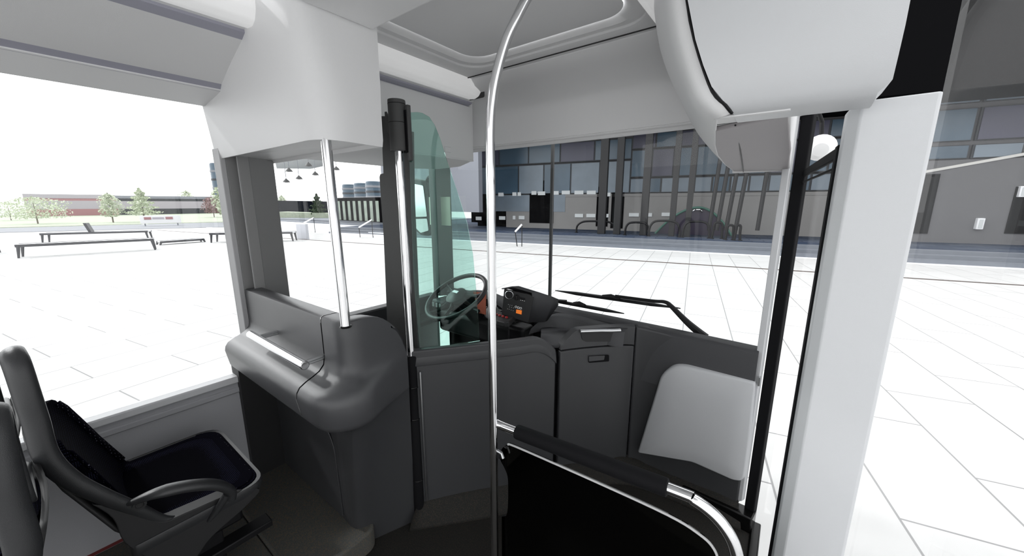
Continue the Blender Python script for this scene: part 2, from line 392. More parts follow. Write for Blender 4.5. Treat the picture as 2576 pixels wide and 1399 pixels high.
# mauve underside
q = MB(); lf = [r[-1] for r in ring2[1:]]; a = [(-.035, 1.075, 1.742), (-.030, 1.5, 1.71), (-.040, 1.965, 1.684)]+[(p.x-.002, p.y, p.z-.001) for p in lf[::-1]]
q.prism(loc(O, a), (0, 0, .012)); q.build('underside_panel', 'mauve', dc, bevel=.003)
q = MB(); q.prism(loc(O, [(-.17, 1.0, 1.739), (-.03, 1.0, 1.739), (-.03, 1.08, 1.741), (-.19, 1.08, 1.741)]), (0, 0, .006))
q.prism(loc(O, [(-.037, 1.08, 1.742), (-.030, 1.08, 1.742), (-.034, 1.97, 1.684), (-.041, 1.97, 1.684)]), (0, 0, .45)); q.prism(loc(O, [(-.24, 1.955, 1.682), (-.035, 1.955, 1.682), (-.035, 1.975, 1.682), (-.24, 1.975, 1.682)]), (0, 0, .03))
q.build('underside_rim', 'pale_shell', dc, bevel=.002)
q = MB(); q.tube(loc(O, smooth_path([(-.140, 1.10, 1.738), (-.155, 1.35, 1.722), (-.175, 1.65, 1.702), (-.195, 1.93, 1.684)], 6)), .002, 8); q.build('underside_slit', 'black', dc)

# ------------------------------------------------------------------ windscreen
def wy(x): return 1.985+.05*(1-((x+1.08)/1.08)**2)
xs = [lin(-2.16, -.005, i/24) for i in range(25)]
Ws = structure('window_3', 'curved windscreen')
q = MB(); q.loft([[Vector((x, wy(x)+dz, z)) for x in xs] for z, dz in ((.84, .05), (1.2, .04), (1.6, .02), (1.95, 0))], closed=False, cap=False)
q.build('pane', 'windscreen', Ws)
q = MB(); q.box(-1.265, -1.247, wy(-1.25)+.06, wy(-1.25)+.075, .86, 1.93); q.build('centre_seam', 'post', Ws)
# left front pillar
q = MB(); q.prism([(-2.2, 1.90, .84), (-2.13, 1.90, .84), (-2.07, 2.0, .84), (-2.2, 2.05, .84)], (0, 0, .98)); struct(q.build('trim_6', 'pillar', bevel=.006), 'grey front left pillar')

# ------------------------------------------------------------------ front door side
Dr = structure('door_1', 'open glazed front door leaf with black frame')
q = MB(); q.prism([(-.022, 1.94, -.05), (.018, 1.93, -.05), (.03, 1.965, -.05), (-.015, 1.975, -.05)], (0, 0, 1.99)); q.build('hinge_stile', 'rubber', Dr, bevel=.004)
q = MB(); q.prism([(.064, 1.19, -.05), (.078, 1.19, -.05), (.076, 1.23, -.05), (.062, 1.23, -.05)], (0, 0, 1.735)); q.build('closing_stile', 'rubber', Dr, bevel=.003)
q = MB(); q.prism([(.012, 1.94, 1.655), (.066, 1.21, 1.655), (.076, 1.21, 1.655), (.024, 1.94, 1.655)], (0, 0, .028)); q.build('top_rail', 'rubber', Dr, bevel=.003)
q = MB(); q.prism([(.012, 1.94, 1.63), (.066, 1.21, 1.63), (.072, 1.21, 1.63), (.018, 1.94, 1.63)], (0, 0, .006)); q.build('lower_rail', 'rubber', Dr, bevel=.001)
q = MB(); q.prism([(.018, 1.94, 0), (.071, 1.21, 0), (.073, 1.21, 0), (.020, 1.94, 0)], (0, 0, 1.66)); q.build('pane', 'faint', Dr, smooth=0)
q = MB(); q.prism([(-.060, 1.925, .10), (-.034, 1.915, .125), (-.024, 1.94, .125), (-.05, 1.95, .10)], (0, 0, 1.77)); struct(q.build('trim_7', 'white', bevel=.003), 'white strip along the front door post')
# broad white slab pillar in the door opening
pr = [(.066, 1.16), (.068, 1.125), (.088, 1.10), (.198, 1.10), (.202, 1.105), (.202, 1.16)]
q = MB(); q.prism([(x, y, -.05) for x, y in pr], (0, 0, 1.81))
for i, v in enumerate(q.v):
    if v[2] > 1 and v[0] < .08: q.v[i] = (v[0], v[1], v[2]-.014)
struct(q.build('trim_8', 'white', bevel=.004), 'broad white pillar slab in the door opening')
q = MB(); q.prism([(.205, 1.13, -.05), (.215, 1.13, -.05), (.32, -.6, -.05), (.31, -.6, -.05)], (0, 0, 2.0)); struct(q.build('window_4', 'faint', smooth=0), 'glass of the rear door leaf')
# round white exterior mirror beyond the door
t = thing('exterior_mirror', 'round white exterior mirror beyond the front door glass', 'mirror', (.065, 2.30, 1.80))
q = MB(); q.lathe([(.001, -.03), (.03, -.028), (.052, -.012), (.06, .01), (.058, .02)], mx=Matrix.Rotation(math.radians(-70), 4, 'X')); q.build('housing', 'whitepaint', t)
q = MB(); q.tube([(0, .02, .02), (-.01, .02, .12), (-.05, -.05, .2), (-.10, -.2, .24)], .009, 10); q.build('arm', 'black', t)

# ================================================================== CAB FRONT PANELS
def ribbon(path, zb, zt, th=.03, n=None):
    """upright panel following an XY path (seen side = given path, thickness away from the aisle)"""
    P = [Vector((p[0], p[1], 0)) for p in path]; N = len(P); q = MB(); F = []; Bk = []
    for i, p in enumerate(P):
        t = (P[min(i+1, N-1)]-P[max(i-1, 0)]).normalized(); nrm = Vector((-t.y, t.x, 0))
        b = zb[i] if hasattr(zb, '__len__') else zb; tp = zt[i] if hasattr(zt, '__len__') else zt
        F.append((Vector((p.x, p.y, b)), Vector((p.x, p.y, tp)))); o = p+nrm*th
        Bk.append((Vector((o.x, o.y, b)), Vector((o.x, o.y, tp))))
    rings = [[F[i][0], F[i][1], Bk[i][1], Bk[i][0]] for i in range(N)]
    q.loft(rings); return q
def pathpts(pts, n): 
    return [(p.x, p.y) for p in smooth_path([(a, b, 0) for a, b in pts], n)]
full = pathpts([A, B, (-1.0, 1.40), C_, (-.76, 1.77), D, (-.35, 1.93), E_], 10)   # 0..70
def seg(i0, i1): return full[i0:i1+1]
# cab door: curved top right corner
cabdoor = thing('driver_cab_door', 'dark grey curved door of the driver cab', 'door', (A[0], A[1], .08))
OA = (A[0], A[1], .08)
s = seg(0, 29); n = len(s); zt = []
for i in range(n):
    t = i/(n-1); zz = .90-.012*t
    if t > .80: zz -= .085*((t-.80)/.20)**2
    zt.append(zz)
q = ribbon(s, .085, zt, .035); q.v = [tuple(Vector(v)-Vector(OA)) for v in q.v]; q.build('door_panel', 'dark', cabdoor, bevel=.008, seg=3)
# sloping chamfer along the top
q = MB(); rows = []
for k, (off, dz) in enumerate(((-.004, -.075), (-.006, -.07), (.004, -.012), (.012, -.002), (.03, .0))):
    row = []
    for i, p in enumerate(s):
        t = (Vector(s[min(i+1, n-1)])-Vector(s[max(i-1, 0)])).normalized(); nr = Vector((-t.y, t.x))
        row.append(Vector((p[0]+nr.x*off, p[1]+nr.y*off, zt[i]+dz))-Vector(OA))
    rows.append(row)
q.loft(rows, closed=False, cap=False); q.build('top_chamfer', 'dark', cabdoor, smooth=40)
# storage cabinet beside the door
cab = thing('storage_cabinet', 'dark grey narrow cabinet with a steel grab bar on top', 'cabinet', (C_[0], C_[1], .1)); OC = (C_[0], C_[1], .1)
def lo(q, o): q.v = [tuple(Vector(v)-Vector(o)) for v in q.v]; return q
s2 = seg(30, 50)
s2[0] = tuple(lin(Vector(s2[0]), Vector(s2[1]), .12)); s2[-1] = tuple(lin(Vector(s2[-2]), Vector(s2[-1]), .9))
lo(ribbon(s2, .09, .79, .03), OC).build('door', 'dark', cab, bevel=.006, seg=2)
zt2 = []
for i in range(len(s2)):
    t = i/(len(s2)-1); zt2.append(.80+.10*min(1, t/.22)**.7 if t < .22 else .90)
lo(ribbon(s2, .797, zt2, .05), OC).build('top_unit', 'dark', cab, bevel=.012, seg=3)
def on_path(P_, Q_, u, v, off=0.):
    w = at(u, v, p=(P_, Q_)); d = (Vector(Q_)-Vector(P_)).normalized(); nrm = Vector((d.y, -d.x)); return Vector((w.x+nrm.x*off, w.y+nrm.y*off, w.z))
CP, CQ = s2[4], s2[-3]
def quadplate(P_, Q_, pts, off, th, r=0.):
    d = (Vector(Q_)-Vector(P_)).normalized(); nr = Vector((d.y, -d.x, 0))
    pp_ = [on_path(P_, Q_, u, v, off) for u, v in pts]
    if r: pp_ = fillet(pp_, r, 5)
    return MB().prism(pp_, -nr*th)
lo(quadplate(CP, CQ, [(1481, 896), (1532, 893), (1532, 909), (1481, 913)], .0015, .004, .006), OC).build('recessed_pull', 'rubber', cab)
lo(quadplate(CP, CQ, [(1481, 896), (1521, 894), (1519, 905), (1481, 909)], .003, .002, .004), OC).build('pull_inset', 'dark', cab)
lo(quadplate(CP, CQ, [(1460, 833), (1557, 832), (1552, 853), (1540, 859), (1475, 860), (1465, 855)], .0015, .004, .008), OC).build('handle_recess', 'shell', cab)
hp_ = [on_path(CP, CQ, u, v, .012) for u, v in ((1458, 832), (1480, 831), (1510, 830), (1535, 830), (1558, 829))]
lo(MB().tube(smooth_path(hp_, 5), .0085, 14), OC).build('grab_bar', 'brush', cab)
q = MB(); q.add([on_path(CP, CQ, u, v, o) for u, v, o in ((1408, 868, .004), (1432, 824, .0), (1440, 822, .0), (1424, 868, .01))], [(0, 1, 2, 3)]); 
# entrance side dashboard panel with pale moulding
dp = thing('dashboard_side_panel', 'dark grey curved front panel beside the door with pale grey moulding', 'panel', (-.3, 1.92, .12)); OD = (-.3, 1.92, .12)
s3 = seg(50, 70); zt3 = []
for i in range(len(s3)):
    t = i/(len(s3)-1); z = lin(.902, .868, t)
    if t > .90: z -= .07*((t-.90)/.10)**2
    zt3.append(z)
lo(ribbon(s3, .09, zt3, .06), OD).build('panel', 'dark', dp, bevel=.012, seg=3)
DP, DQ = (-.6, 1.914), (-.05, 1.914)
kp = [at(u, v, y=1.885) for u, v in ((1603, 1140), (1662, 945), (1690, 922), (1720, 921), (1901, 963), (1889, 1100), (1873, 1205), (1862, 1213), (1845, 1211), (1740, 1165))]
kp = fillet(kp, [.01, .03, .03, .03, .012, .0, .012, .01, .02, .02], 4); c = sum(kp, Vector())/len(kp)
q = MB(); q.loft([[p+Vector((0, .045, 0)) for p in kp], [p+Vector((0, .012, 0)) for p in kp], [p+(c-p).normalized()*.006+Vector((0, .003, 0)) for p in kp], [p+(c-p).normalized()*.014 for p in kp], [c+(p-c)*.6+Vector((0, -.004, 0)) for p in kp], [c+(p-c)*.2+Vector((0, -.005, 0)) for p in kp]])
lo(q, OD).build('pale_moulding', 'kneepad', dp, smooth=50)
MB().box(.262, .270, -.02, .04, .62, .66).build('hinge', 'brush', dp)
# ------------------------------------------------------------------ dashboard body
bk_ = ribbon([(p[0]-.02, p[1]+.03) for p in full], .02, .78, .02)
db = thing('dashboard', 'dark grey dashboard running under the windscreen', 'dashboard', (-1.0, 1.9, .6)); OB = (-1.0, 1.9, .6)
q = MB(); rows = []
xs2 = [lin(-2.06, -.05, i/24) for i in range(25)]
rows.append([Vector((x, wy(x)+.035, .60)) for x in xs2]); rows.append([Vector((x, wy(x)+.035, .885+.005*math.sin(x)) ) for x in xs2])
rows.append([Vector((x, wy(x)-.01, .900)) for x in xs2]); rows.append([Vector((x, wy(x)-.07, .897)) for x in xs2]); rows.append([Vector((x, wy(x)-.085, .885)) for x in xs2]); rows.append([Vector((x, wy(x)-.10, .60)) for x in xs2])
q.loft(rows, closed=False, cap=False); lo(q, OB).build('top_ledge', 'dash', db, smooth=40)
lo(bk_, OB).build('backing', 'rubber', db)
# tray between console and cabinet
q = MB(); tr = [(-1.13, 1.93), (-.70, 1.93), (-.70, 1.86), (-.86, 1.66), (-.93, 1.60), (-1.02, 1.62), (-1.12, 1.78)]
lo(MB().prism([(x, y, .80) for x, y in tr], (0, 0, .02)), OB).build('tray', 'dash', db, bevel=.004)
rim = smooth_path([(-1.15, 1.72, .83), (-1.13, 1.80, .865), (-1.08, 1.86, .885), (-.98, 1.885, .885), (-.86, 1.87, .885), (-.72, 1.84, .885), (-.64, 1.86, .888)], 6)
q = MB(); q.loft([[Vector((p.x, p.y-.025, .80)) for p in rim], [Vector((p.x, p.y-.012, p.z-.012)) for p in rim], [p+Vector((0, .0, 0)) for p in rim], [p+Vector((0, .06, .004)) for p in rim], [p+Vector((0, .10, -.01)) for p in rim]], closed=False, cap=False)
lo(q, OB).build('tray_rim', 'dash', db, smooth=50)
# instrument console right of the wheel: face turned to the driver
ic = thing('instrument_console', 'black instrument console with round vent and orange display', 'console', (-1.2, 1.7, .8)); OI = (-1.2, 1.7, .8)
IP, IQ = (-1.30, 1.62), (-1.06, 1.74)      # plane of the face
def ip(u, v, off=0.): return on_path(IP, IQ, u, v, off)-Vector(OI)
nI = (Vector((IQ[1]-IP[1], IP[0]-IQ[0], 0))).normalized()
face = [(1273, 726), (1290, 725), (1340, 738), (1367, 756), (1352, 768), (1332, 812), (1325, 812), (1268, 795)]
face = [(1268, 728), (1332, 741), (1343, 748), (1330, 813), (1262, 792)]
a = [ip(u, v) for u, v in face]; back = [p-nI*.10 for p in a]
q = MB(); q.prism(a, -nI*.02); q.build('face_panel', 'shell', ic, bevel=.003)
sh = [ip(1264, 727), ip(1290, 722), ip(1340, 737), ip(1341, 752), ip(1327, 812)]
q = MB(); q.loft([[p-Vector((.006, .0, .0)) for p in sh], [p+Vector((.02, .03, .0)) for p in sh], [p+Vector((.075, .085, -.028)) if i != 4 else p+Vector((.07, .07, .0)) for i, p in enumerate(sh)], [p+Vector((.09, .13, -.05)) if i != 4 else p+Vector((.07, .10, .0)) for i, p in enumerate(sh)]], closed=False, cap=False)
q.build('hood', 'dash', ic, solid=.006, smooth=50)
def ring_at(u, v, r, off, m, name, par, th=.0022):
    c = ip(u, v, off); d = nI; e1 = Vector((d.y, -d.x, 0)).normalized(); e2 = Vector((0, 0, 1)); pts = [c+e1*r*math.cos(2*PI*k/32)+e2*r*math.sin(2*PI*k/32) for k in range(32)]
    MB().tube(pts, th, 8, closed=True).build(name, m, par); return c, e1, e2
vent = MB(); c, e1, e2 = ring_at(1281, 742, .0235, .002, 'brush', 'vent_ring', ic)
q = MB(); q.prism([c+e1*.022*math.cos(2*PI*k/24)+e2*.022*math.sin(2*PI*k/24) for k in range(24)], -nI*.004); vo = q.build('vent', 'black', ic)
for k in range(5):
    x = -.016+k*.008; hh = math.sqrt(.021**2-x*x); q = MB(); q.prism([c+e1*(x-.001)+e2*hh+nI*.002, c+e1*(x+.001)+e2*hh+nI*.002, c+e1*(x+.001)-e2*hh+nI*.002, c+e1*(x-.001)-e2*hh+nI*.002], -nI*.002)
    b_ = q.build('vent_slat', 'dash', vo); b_.parent = vo
c2 = ip(1300, 748, .002)
q = MB(); q.prism([c2+e1*.017*math.cos(2*PI*k/24)+e2*.017*math.sin(2*PI*k/24) for k in range(24)], nI*.004); k_ = q.build('knob', 'black', ic, bevel=.001)
q = MB(); q.prism([c2+e1*-.004+e2*.014, c2+e1*.004+e2*.014, c2+e1*.004-e2*.014, c2+e1*-.004-e2*.014], nI*.012); q.build('knob_grip', 'gloss', k_, bevel=.002)
for i, u in enumerate((1310.5, 1315, 1319.5)):
    c3 = ip(u, 752+i*1.0, .001); q = MB(); q.prism([c3+e1*.0045+e2*.009, c3-e1*.0045+e2*.009, c3-e1*.0045-e2*.009, c3+e1*.0045-e2*.009], nI*.004); o_ = q.build('rocker_switch', 'black', ic, bevel=.0008)
    q = MB(); c4 = c3-e2*.006+nI*.0045; q.prism([c4+e1*.003+e2*.0015, c4-e1*.003+e2*.0015, c4-e1*.003-e2*.0015, c4+e1*.003-e2*.0015], nI*.0006); q.build('switch_mark', 'decal', o_)
for i, (u, v) in enumerate(((1298, 772), (1304, 774), (1310, 775.5))):
    ring_at(u, v, .0055, .002, 'decal', 'dial', ic, .0018)
q = MB(); q.prism([ip(1299, 778.5, .001), ip(1313, 781, .001), ip(1312, 791, .001), ip(1298, 787.5, .001)], nI*.002); q.build('orange_display', 'orange', ic)
for u, v in ((1279, 766), (1283, 767.5), (1288, 768.5), (1282, 772), (1287, 773.5), (1292, 774.5), (1277, 777), (1281, 778), (1286, 780), (1291, 781.5)):
    c3 = ip(u, v, .001); q = MB(); q.prism([c3+e1*.0014+e2*.0014, c3-e1*.0014+e2*.0014, c3-e1*.0014-e2*.0014, c3+e1*.0014-e2*.0014], nI*.0015); q.build('indicator', 'decal', ic)
# lower switch shelf
q = MB(); z0 = .82; shp = [at(u, v, z=.905)-Vector(OI) for u, v in ((1236, 775), (1250, 775), (1301, 790), (1280, 810), (1268, 811), (1236, 803))]
q.prism(shp, (0, 0, -.03)); q.build('switch_shelf', 'shell', ic, bevel=.005, seg=3)
for u, v in ((1249, 792.5), (1257, 795), (1265.5, 797.5), (1274.5, 800)):
    c3 = at(u, v, z=.906)-Vector(OI); q = MB(); q.lathe([(.0085, 0), (.0085, .005), (.006, .009), (.001, .010)], c=c3, seg=16); q.build('red_button', 'red', ic)
for k in range(7):
    c3 = at(1261+k*4.6, 783+k*1.35, z=.906)-Vector(OI); q = MB(); q.box(c3.x-.004, c3.x+.004, c3.y-.007, c3.y+.007, c3.z, c3.z+.004); o_ = q.build('toggle', 'shell', ic, bevel=.001)
    q = MB(); q.box(c3.x-.0028, c3.x+.0028, c3.y-.0065, c3.y-.0045, c3.z+.004, c3.z+.0048); q.build('toggle_mark', 'decal', o_)
c3 = at(1254, 782, z=.906)-Vector(OI); q = MB(); q.tube([c3, c3+Vector((-.004, 0, .012)), c3+Vector((-.012, 0, .02))], .003, 8); q.build('lever', 'brush', ic)
# column under the shelf
q = MB(); q.box(-.10, .02, -.02, .10, -.45, .03); q.build('support', 'black', ic, bevel=.02, seg=3)
# driver instrument cluster (left of console)
cl = thing('instrument_cluster', 'black hooded instrument cluster behind the steering wheel', 'dashboard', (-1.62, 1.80, .8)); OCl = (-1.62, 1.80, .8)
q = MB(); hd = smooth_path([(-.30, 0, .04), (-.22, .01, .12), (-.08, .02, .155), (.08, .02, .155), (.22, .01, .12), (.33, -.02, .06)], 6)
q.loft([[p+Vector((0, .10, -.04)) for p in hd], [p+Vector((0, .05, 0)) for p in hd], [p+Vector((0, -.045, -.002)) for p in hd], [p+Vector((0, -.06, -.012)) for p in hd], [p+Vector((0, -.03, -.025)) for p in hd], [Vector((p.x*.95, .02, -.02)) for p in hd]], closed=False, cap=False)
q.build('hood', 'dash', cl, smooth=60)
q = MB(); q.box(-.36, .34, -.06, .16, -.16, .0); q.build('base', 'shell', cl, bevel=.03, seg=3)
for x in (-.10, .10):
    q = MB(); q.lathe([(.052, 0), (.052, .006), (.047, .006), (.046, .002), (.001, .002)], c=(x, -.005, .05), mx=Matrix.Rotation(math.radians(65), 4, 'X')); q.build('gauge', 'brush', cl)
q = MB(); q.prism([at(u_, v_, y=1.735)-Vector(OCl) for u_, v_ in ((1190, 734), (1222, 738), (1222, 792), (1204, 788))], (0, .004, 0)); q.build('warm_display', mat('salmon_screen', (.55, .16, .10), .5), cl)
q = MB(); q.box(-.44, -.30, -.05, .10, -.06, .06); q.build('left_pod', 'dash', cl, bevel=.02, seg=3)
for k in range(3): q = MB(); q.box(-.42+k*.035, -.40+k*.035, -.056, -.05, .01, .04); q.build('switch', 'decal', cl)
# pedals area kickboard
q = MB(); q.box(-2.0, -1.15, 1.86, 1.9, .05, .68); lo(q, (0, 0, 0)); kb = tag(q.build('kickboard', 'shell', bevel=.01), 'dark kickboard under the dashboard in the cab', 'panel')
q = MB(); q.box(-2.13, -1.32, .99, 1.86, 0, .12); struct(q.build('trim_9', 'floor'), 'raised cab floor')
# ------------------------------------------------------------------ steering wheel
sw = thing('steering_wheel', 'black bus steering wheel seen through the teal glass', 'steering wheel', (-1.645, 1.605, .975))
mxw = Matrix.Rotation(math.radians(-8), 4, 'Z') @ Matrix.Rotation(math.radians(31), 4, 'X')
pts = [mxw @ Vector((.205*math.cos(2*PI*k/48), .205*math.sin(2*PI*k/48), 0)) for k in range(48)]
MB().tube(pts, .0145, 14, closed=True).build('rim', 'wheel', sw)
q = MB(); q.lathe([(.001, .028), (.04, .024), (.068, .008), (.075, -.012), (.06, -.03), (.001, -.035)], mx=mxw, seg=28); q.build('hub', 'wheel', sw)
for a0 in (20, 160, 250, 290):
    a1 = math.radians(a0); pr = [mxw @ Vector((r*math.cos(a1), r*math.sin(a1), z)) for r, z in ((.05, -.01), (.10, -.018), (.15, -.014), (.20, 0))]
    MB().tube(pr, .012, 10, radii=[.02, .015, .012, .010], sx=.5).build('spoke', 'wheel', sw)
c = mxw @ Vector((0, .02, .028)); q = MB(); q.prism([mxw @ Vector(p) for p in ((-.025, .0, .027), (.025, .0, .027), (.025, .02, .027), (-.025, .02, .027))], mxw.to_3x3() @ Vector((0, 0, .002))); q.build('badge_plate', 'brush', sw)
MB().tube([mxw @ Vector((0, 0, -.03)), mxw @ Vector((0, .03, -.16)), mxw @ Vector((0, .08, -.42))], .03, 14, radii=[.03, .04, .05]).build('column', 'shell', sw)
MB().tube([mxw @ Vector((.03, 0, -.06)), mxw @ Vector((.12, -.01, -.065)), mxw @ Vector((.20, -.02, -.06))], .008, 10, radii=[.006, .009, .012]).build('stalk', 'black', sw)

# ------------------------------------------------------------------ wipers
def wiper(label, arm, blade, h):
    o0 = at(*blade[0], y=h); t = thing('windscreen_wiper', label, 'wiper', o0)
    def w(u, v, dy=0): return at(u, v, y=h+dy)-o0
    b = [w(*p) for p in blade]
    MB().tube([b[0], lin(b[0], b[1], .2), lin(b[0], b[1], .8), b[1]], .006, 8, radii=[.003, .012, .012, .003]).build('blade', 'black', t)
    mid = lin(b[0], b[1], .5)+Vector((0, -.008, .012)); q = MB(); q.tube([lin(b[0], b[1], .43)+Vector((0, -.008, .006)), mid, lin(b[0], b[1], .57)+Vector((0, -.008, .006))], .011, 8, radii=[.012, .018, .012]); q.build('joint', 'black', t)
    a = smooth_path([w(*p, -.02) for p in arm], 6); MB().tube(a, .006, 10, radii=[lin(.009, .024, (i/(len(a)-1))**2.5) for i in range(len(a))]).build('arm', 'black', t)
wiper('black wiper with long bent arm rising from the right end of the dashboard', [(1548, 745), (1640, 757), (1673, 760), (1690, 772), (1730, 812), (1775, 850)], [(1397, 731), (1712, 776)], 2.09)
wiper('black wiper lying lower, emerging beside the instrument console', [(1425, 758), (1380, 754), (1340, 750), (1300, 760)], [(1362, 751), (1570, 789)], 2.09)

# ------------------------------------------------------------------ driver console (rear of the cab) with ledge
con = thing('driver_rear_console', 'dark grey moulded console behind the driver with projecting ledge', 'console', (-1.7, .66, .1)); OK_ = (-1.7, .66, .1)
UP = corner_path(-2.125, .63, -1.205, -1.285, .945, .085); 
LW = corner_path(-2.13, .705, -1.425, -1.325, .965, .06)
n = len(UP)
def topz(i):
    y = UP[i].y
    if i < 15: return 1.135
    t = max(0, min(1, (y-.70)/.235)); return 1.135-.235*(1-math.sqrt(max(0, 1-t**2.0)))*1.0
def sect(z, o, inner=0.):
    out = []
    for i, p in enumerate(UP):
        t = (UP[min(i+1, n-1)]-UP[max(i-1, 0)]).normalized(); nr = Vector((t.y, -t.x, 0))
        w = 1. if i < 12 else max(0, 1-(i-12)/(n-1-12)); w = w**1.3
        d = o*(w if o > 0 else 1)
        tz = topz(i); zz = min(z, tz-.002 if z < 1.13 else tz)
        if z >= 1.12: zz = tz-(1.135-z)
        out.append(Vector((p.x+nr.x*d, p.y+nr.y*d, zz)))
    return out
def low(z): return [Vector((p.x, p.y, z)) for p in LW]
def blend(a, b, t, z): return [Vector((lin(p.x, q_.x, t), lin(p.y, q_.y, t), z)) for p, q_ in zip(a, b)]
secs = [sect(1.125, -.075), sect(1.135, -.065), sect(1.135, -.012), sect(1.131, -.003), sect(1.120, .0), sect(1.05, .0), sect(.975, .0), sect(.945, .006), sect(.925, .024), sect(.912, .05), sect(.902, .075), sect(.888, .10), sect(.870, .112), sect(.850, .116), sect(.775, .104), sect(.755, .092), sect(.742, .06)]
def cut(i0, i1): return [s_[i0:i1+1] for s_ in secs]
lo(MB().loft(cut(0, 9), closed=False, cap=False), OK_).build('ledge_panel', 'console', con, smooth=50)
k = [[lin(s_[9], s_[10], .10)]+s_[10:] for s_ in secs]
lo(MB().loft(k, closed=False, cap=False), OK_).build('corner_panel', 'console', con, smooth=50)
kk = [[s_[9]+Vector((-.003, .003, -.001)), lin(s_[9], s_[10], .12)+Vector((.003, .003, -.001))] for s_ in secs]
lo(MB().loft(kk, closed=False, cap=False), OK_).build('seam', 'rubber', con)
ls = []
for z, tr in ((.742, 0.), (.735, .6), (.71, .9), (.64, 1.), (.45, 1.), (.2, 1.), (.0, 1.)):
    row = []
    for i_, (p, q_) in enumerate(zip(secs[-1], LW)):
        k1 = 0 if i_ <= 9 else min(1, (i_-9)/5); ts = ((.742-z)/.742)**.75; t_ = lin(tr, ts, k1); row.append(Vector((lin(p.x, q_.x, t_), lin(p.y, q_.y, t_), z)))
    ls.append(row)
lo(MB().loft(ls, closed=False, cap=False), OK_).build('lower_body', 'dark', con, smooth=50)
ap = fillet([(-2.06, 0, .13), (-2.06, 0, .60), (-1.62, 0, .60), (-1.52, 0, .50), (-1.50, 0, .13)], [.01, .05, .05, .06, .01], 5)
lo(MB().prism([(p.x, .697, p.z) for p in ap], (0, .006, 0)), OK_).build('access_panel', 'dark', con, bevel=.003)
# grab bar on the ledge
gb0 = Vector((-1.85, .545, .985)); gb1 = Vector((-1.345, .548, .975))
q = MB(); q.tube([gb0, lin(gb0, gb1, .5), gb1], .0165, 18); lo(q, OK_).build('grab_rail', 'chrome', con, bevel=.003)
for g in (gb0+Vector((.06, 0, 0)), gb1+Vector((-.035, 0, 0))):
    for dz in (0, -.011): lo(MB().tube([g+Vector((0, .008, dz)), g+Vector((.004, .095, dz+.004))], .005, 10), OK_).build('rail_bracket', 'brush', con)

# ------------------------------------------------------------------ posts and poles
post = thing('cab_post_board', 'tall dark grey board post at the edge of the driver cab', 'post', (-1.40, 1.0, .6)); OPp = (-1.40, 1.0, .6)
def pb(u, v): return at(u, v, p=((-1.55, 1.035), (-1.30, 1.035)))
bd = [(962, 300), (968, 300), (1037, 360), (1041, 500), (1050, 880), (1052, 985), (1000, 985), (976, 830), (970, 600), (962, 443), (953, 436), (962, 433)]
bd = [(958, 292), (966, 292), (1000, 330), (1032, 330), (1035, 500), (1044, 700), (1052, 900), (1052, 960), (1000, 960), (978, 833), (974, 822), (965, 600), (954, 445), (956, 438), (964, 436)]
lo(MB().prism([pb(*p) for p in bd], (0, .02, 0)), OPp).build('board', 'post', post, bevel=.002)
q = MB(); q.tube([pb(1000, 900)+Vector((.01, .02, 0)), Vector((-1.40, 1.05, 0.1))], .03, 8); lo(q, OPp).build('lower_stem', 'shell', post)
cp = thing('cab_hinge_pole', 'chrome pole in black sleeves beside the cab door', 'pole', (-1.312, .985, 0))
MB().tube([(0, 0, .86), (0, 0, 1.4), (0, 0, 1.86)], .0175, 24).build('tube', 'chrome', cp)
MB().lathe([(.001, 1.95), (.034, 1.95), (.0345, 1.945), (.0345, 1.76), (.033, 1.758), (.018, 1.758)], seg=28).build('top_sleeve', 'post', cp)
for z in (1.935, 1.865): MB().lathe([(.0348, z-.001), (.0352, z), (.0348, z+.001)], seg=28).build('sleeve_ring', 'rubber', cp)
MB().lathe([(.018, .875), (.026, .872), (.028, .866), (.028, .72), (.0265, .718), (.0265, .565), (.028, .562), (.028, .02), (.02, .01), (.001, .01)], seg=28).build('lower_sleeve', 'rubber', cp)
for z in (.722, .562, .235): MB().lathe([(.0282, z-.003), (.0292, z), (.0282, z+.003)], seg=28).build('sleeve_band', 'gloss', cp)
MB().tube([(.042, .012, .80), (.042, .012, .12)], .005, 10).build('hinge_rod', 'brush', cp)
MB().box(.036, .052, .01, .028, 1.72, 1.93).build('glass_clamp', 'post', cp, bevel=.003)
MB().box(.02, .045, .006, .016, 1.75, 1.91).build('clamp_spacer', 'rubber', cp)
MB().prism([(-.03, .015, 1.78), (-.03, .015, 1.87), (-.07, .025, 1.87), (-.115, .03, 1.93), (-.125, .03, 1.93), (-.125, .03, 1.86)], (0, .006, 0)).build('top_bracket', 'post', cp, bevel=.001)
# pole on the console
c0 = Vector((-1.213, .642, 1.125)); p1 = at(819, 350, y=.655)
cp2 = thing('console_pole', 'slim chrome pole rising from the console to the bulkhead', 'pole', c0)
MB().tube([(0, 0, 0), (p1-c0)*.5, p1-c0], .0165, 24).build('tube', 'chrome', cp2)
MB().lathe([(.019, -.003), (.021, 0), (.018, .004), (.0165, .004)], seg=24).build('foot_ring', 'gloss', cp2)
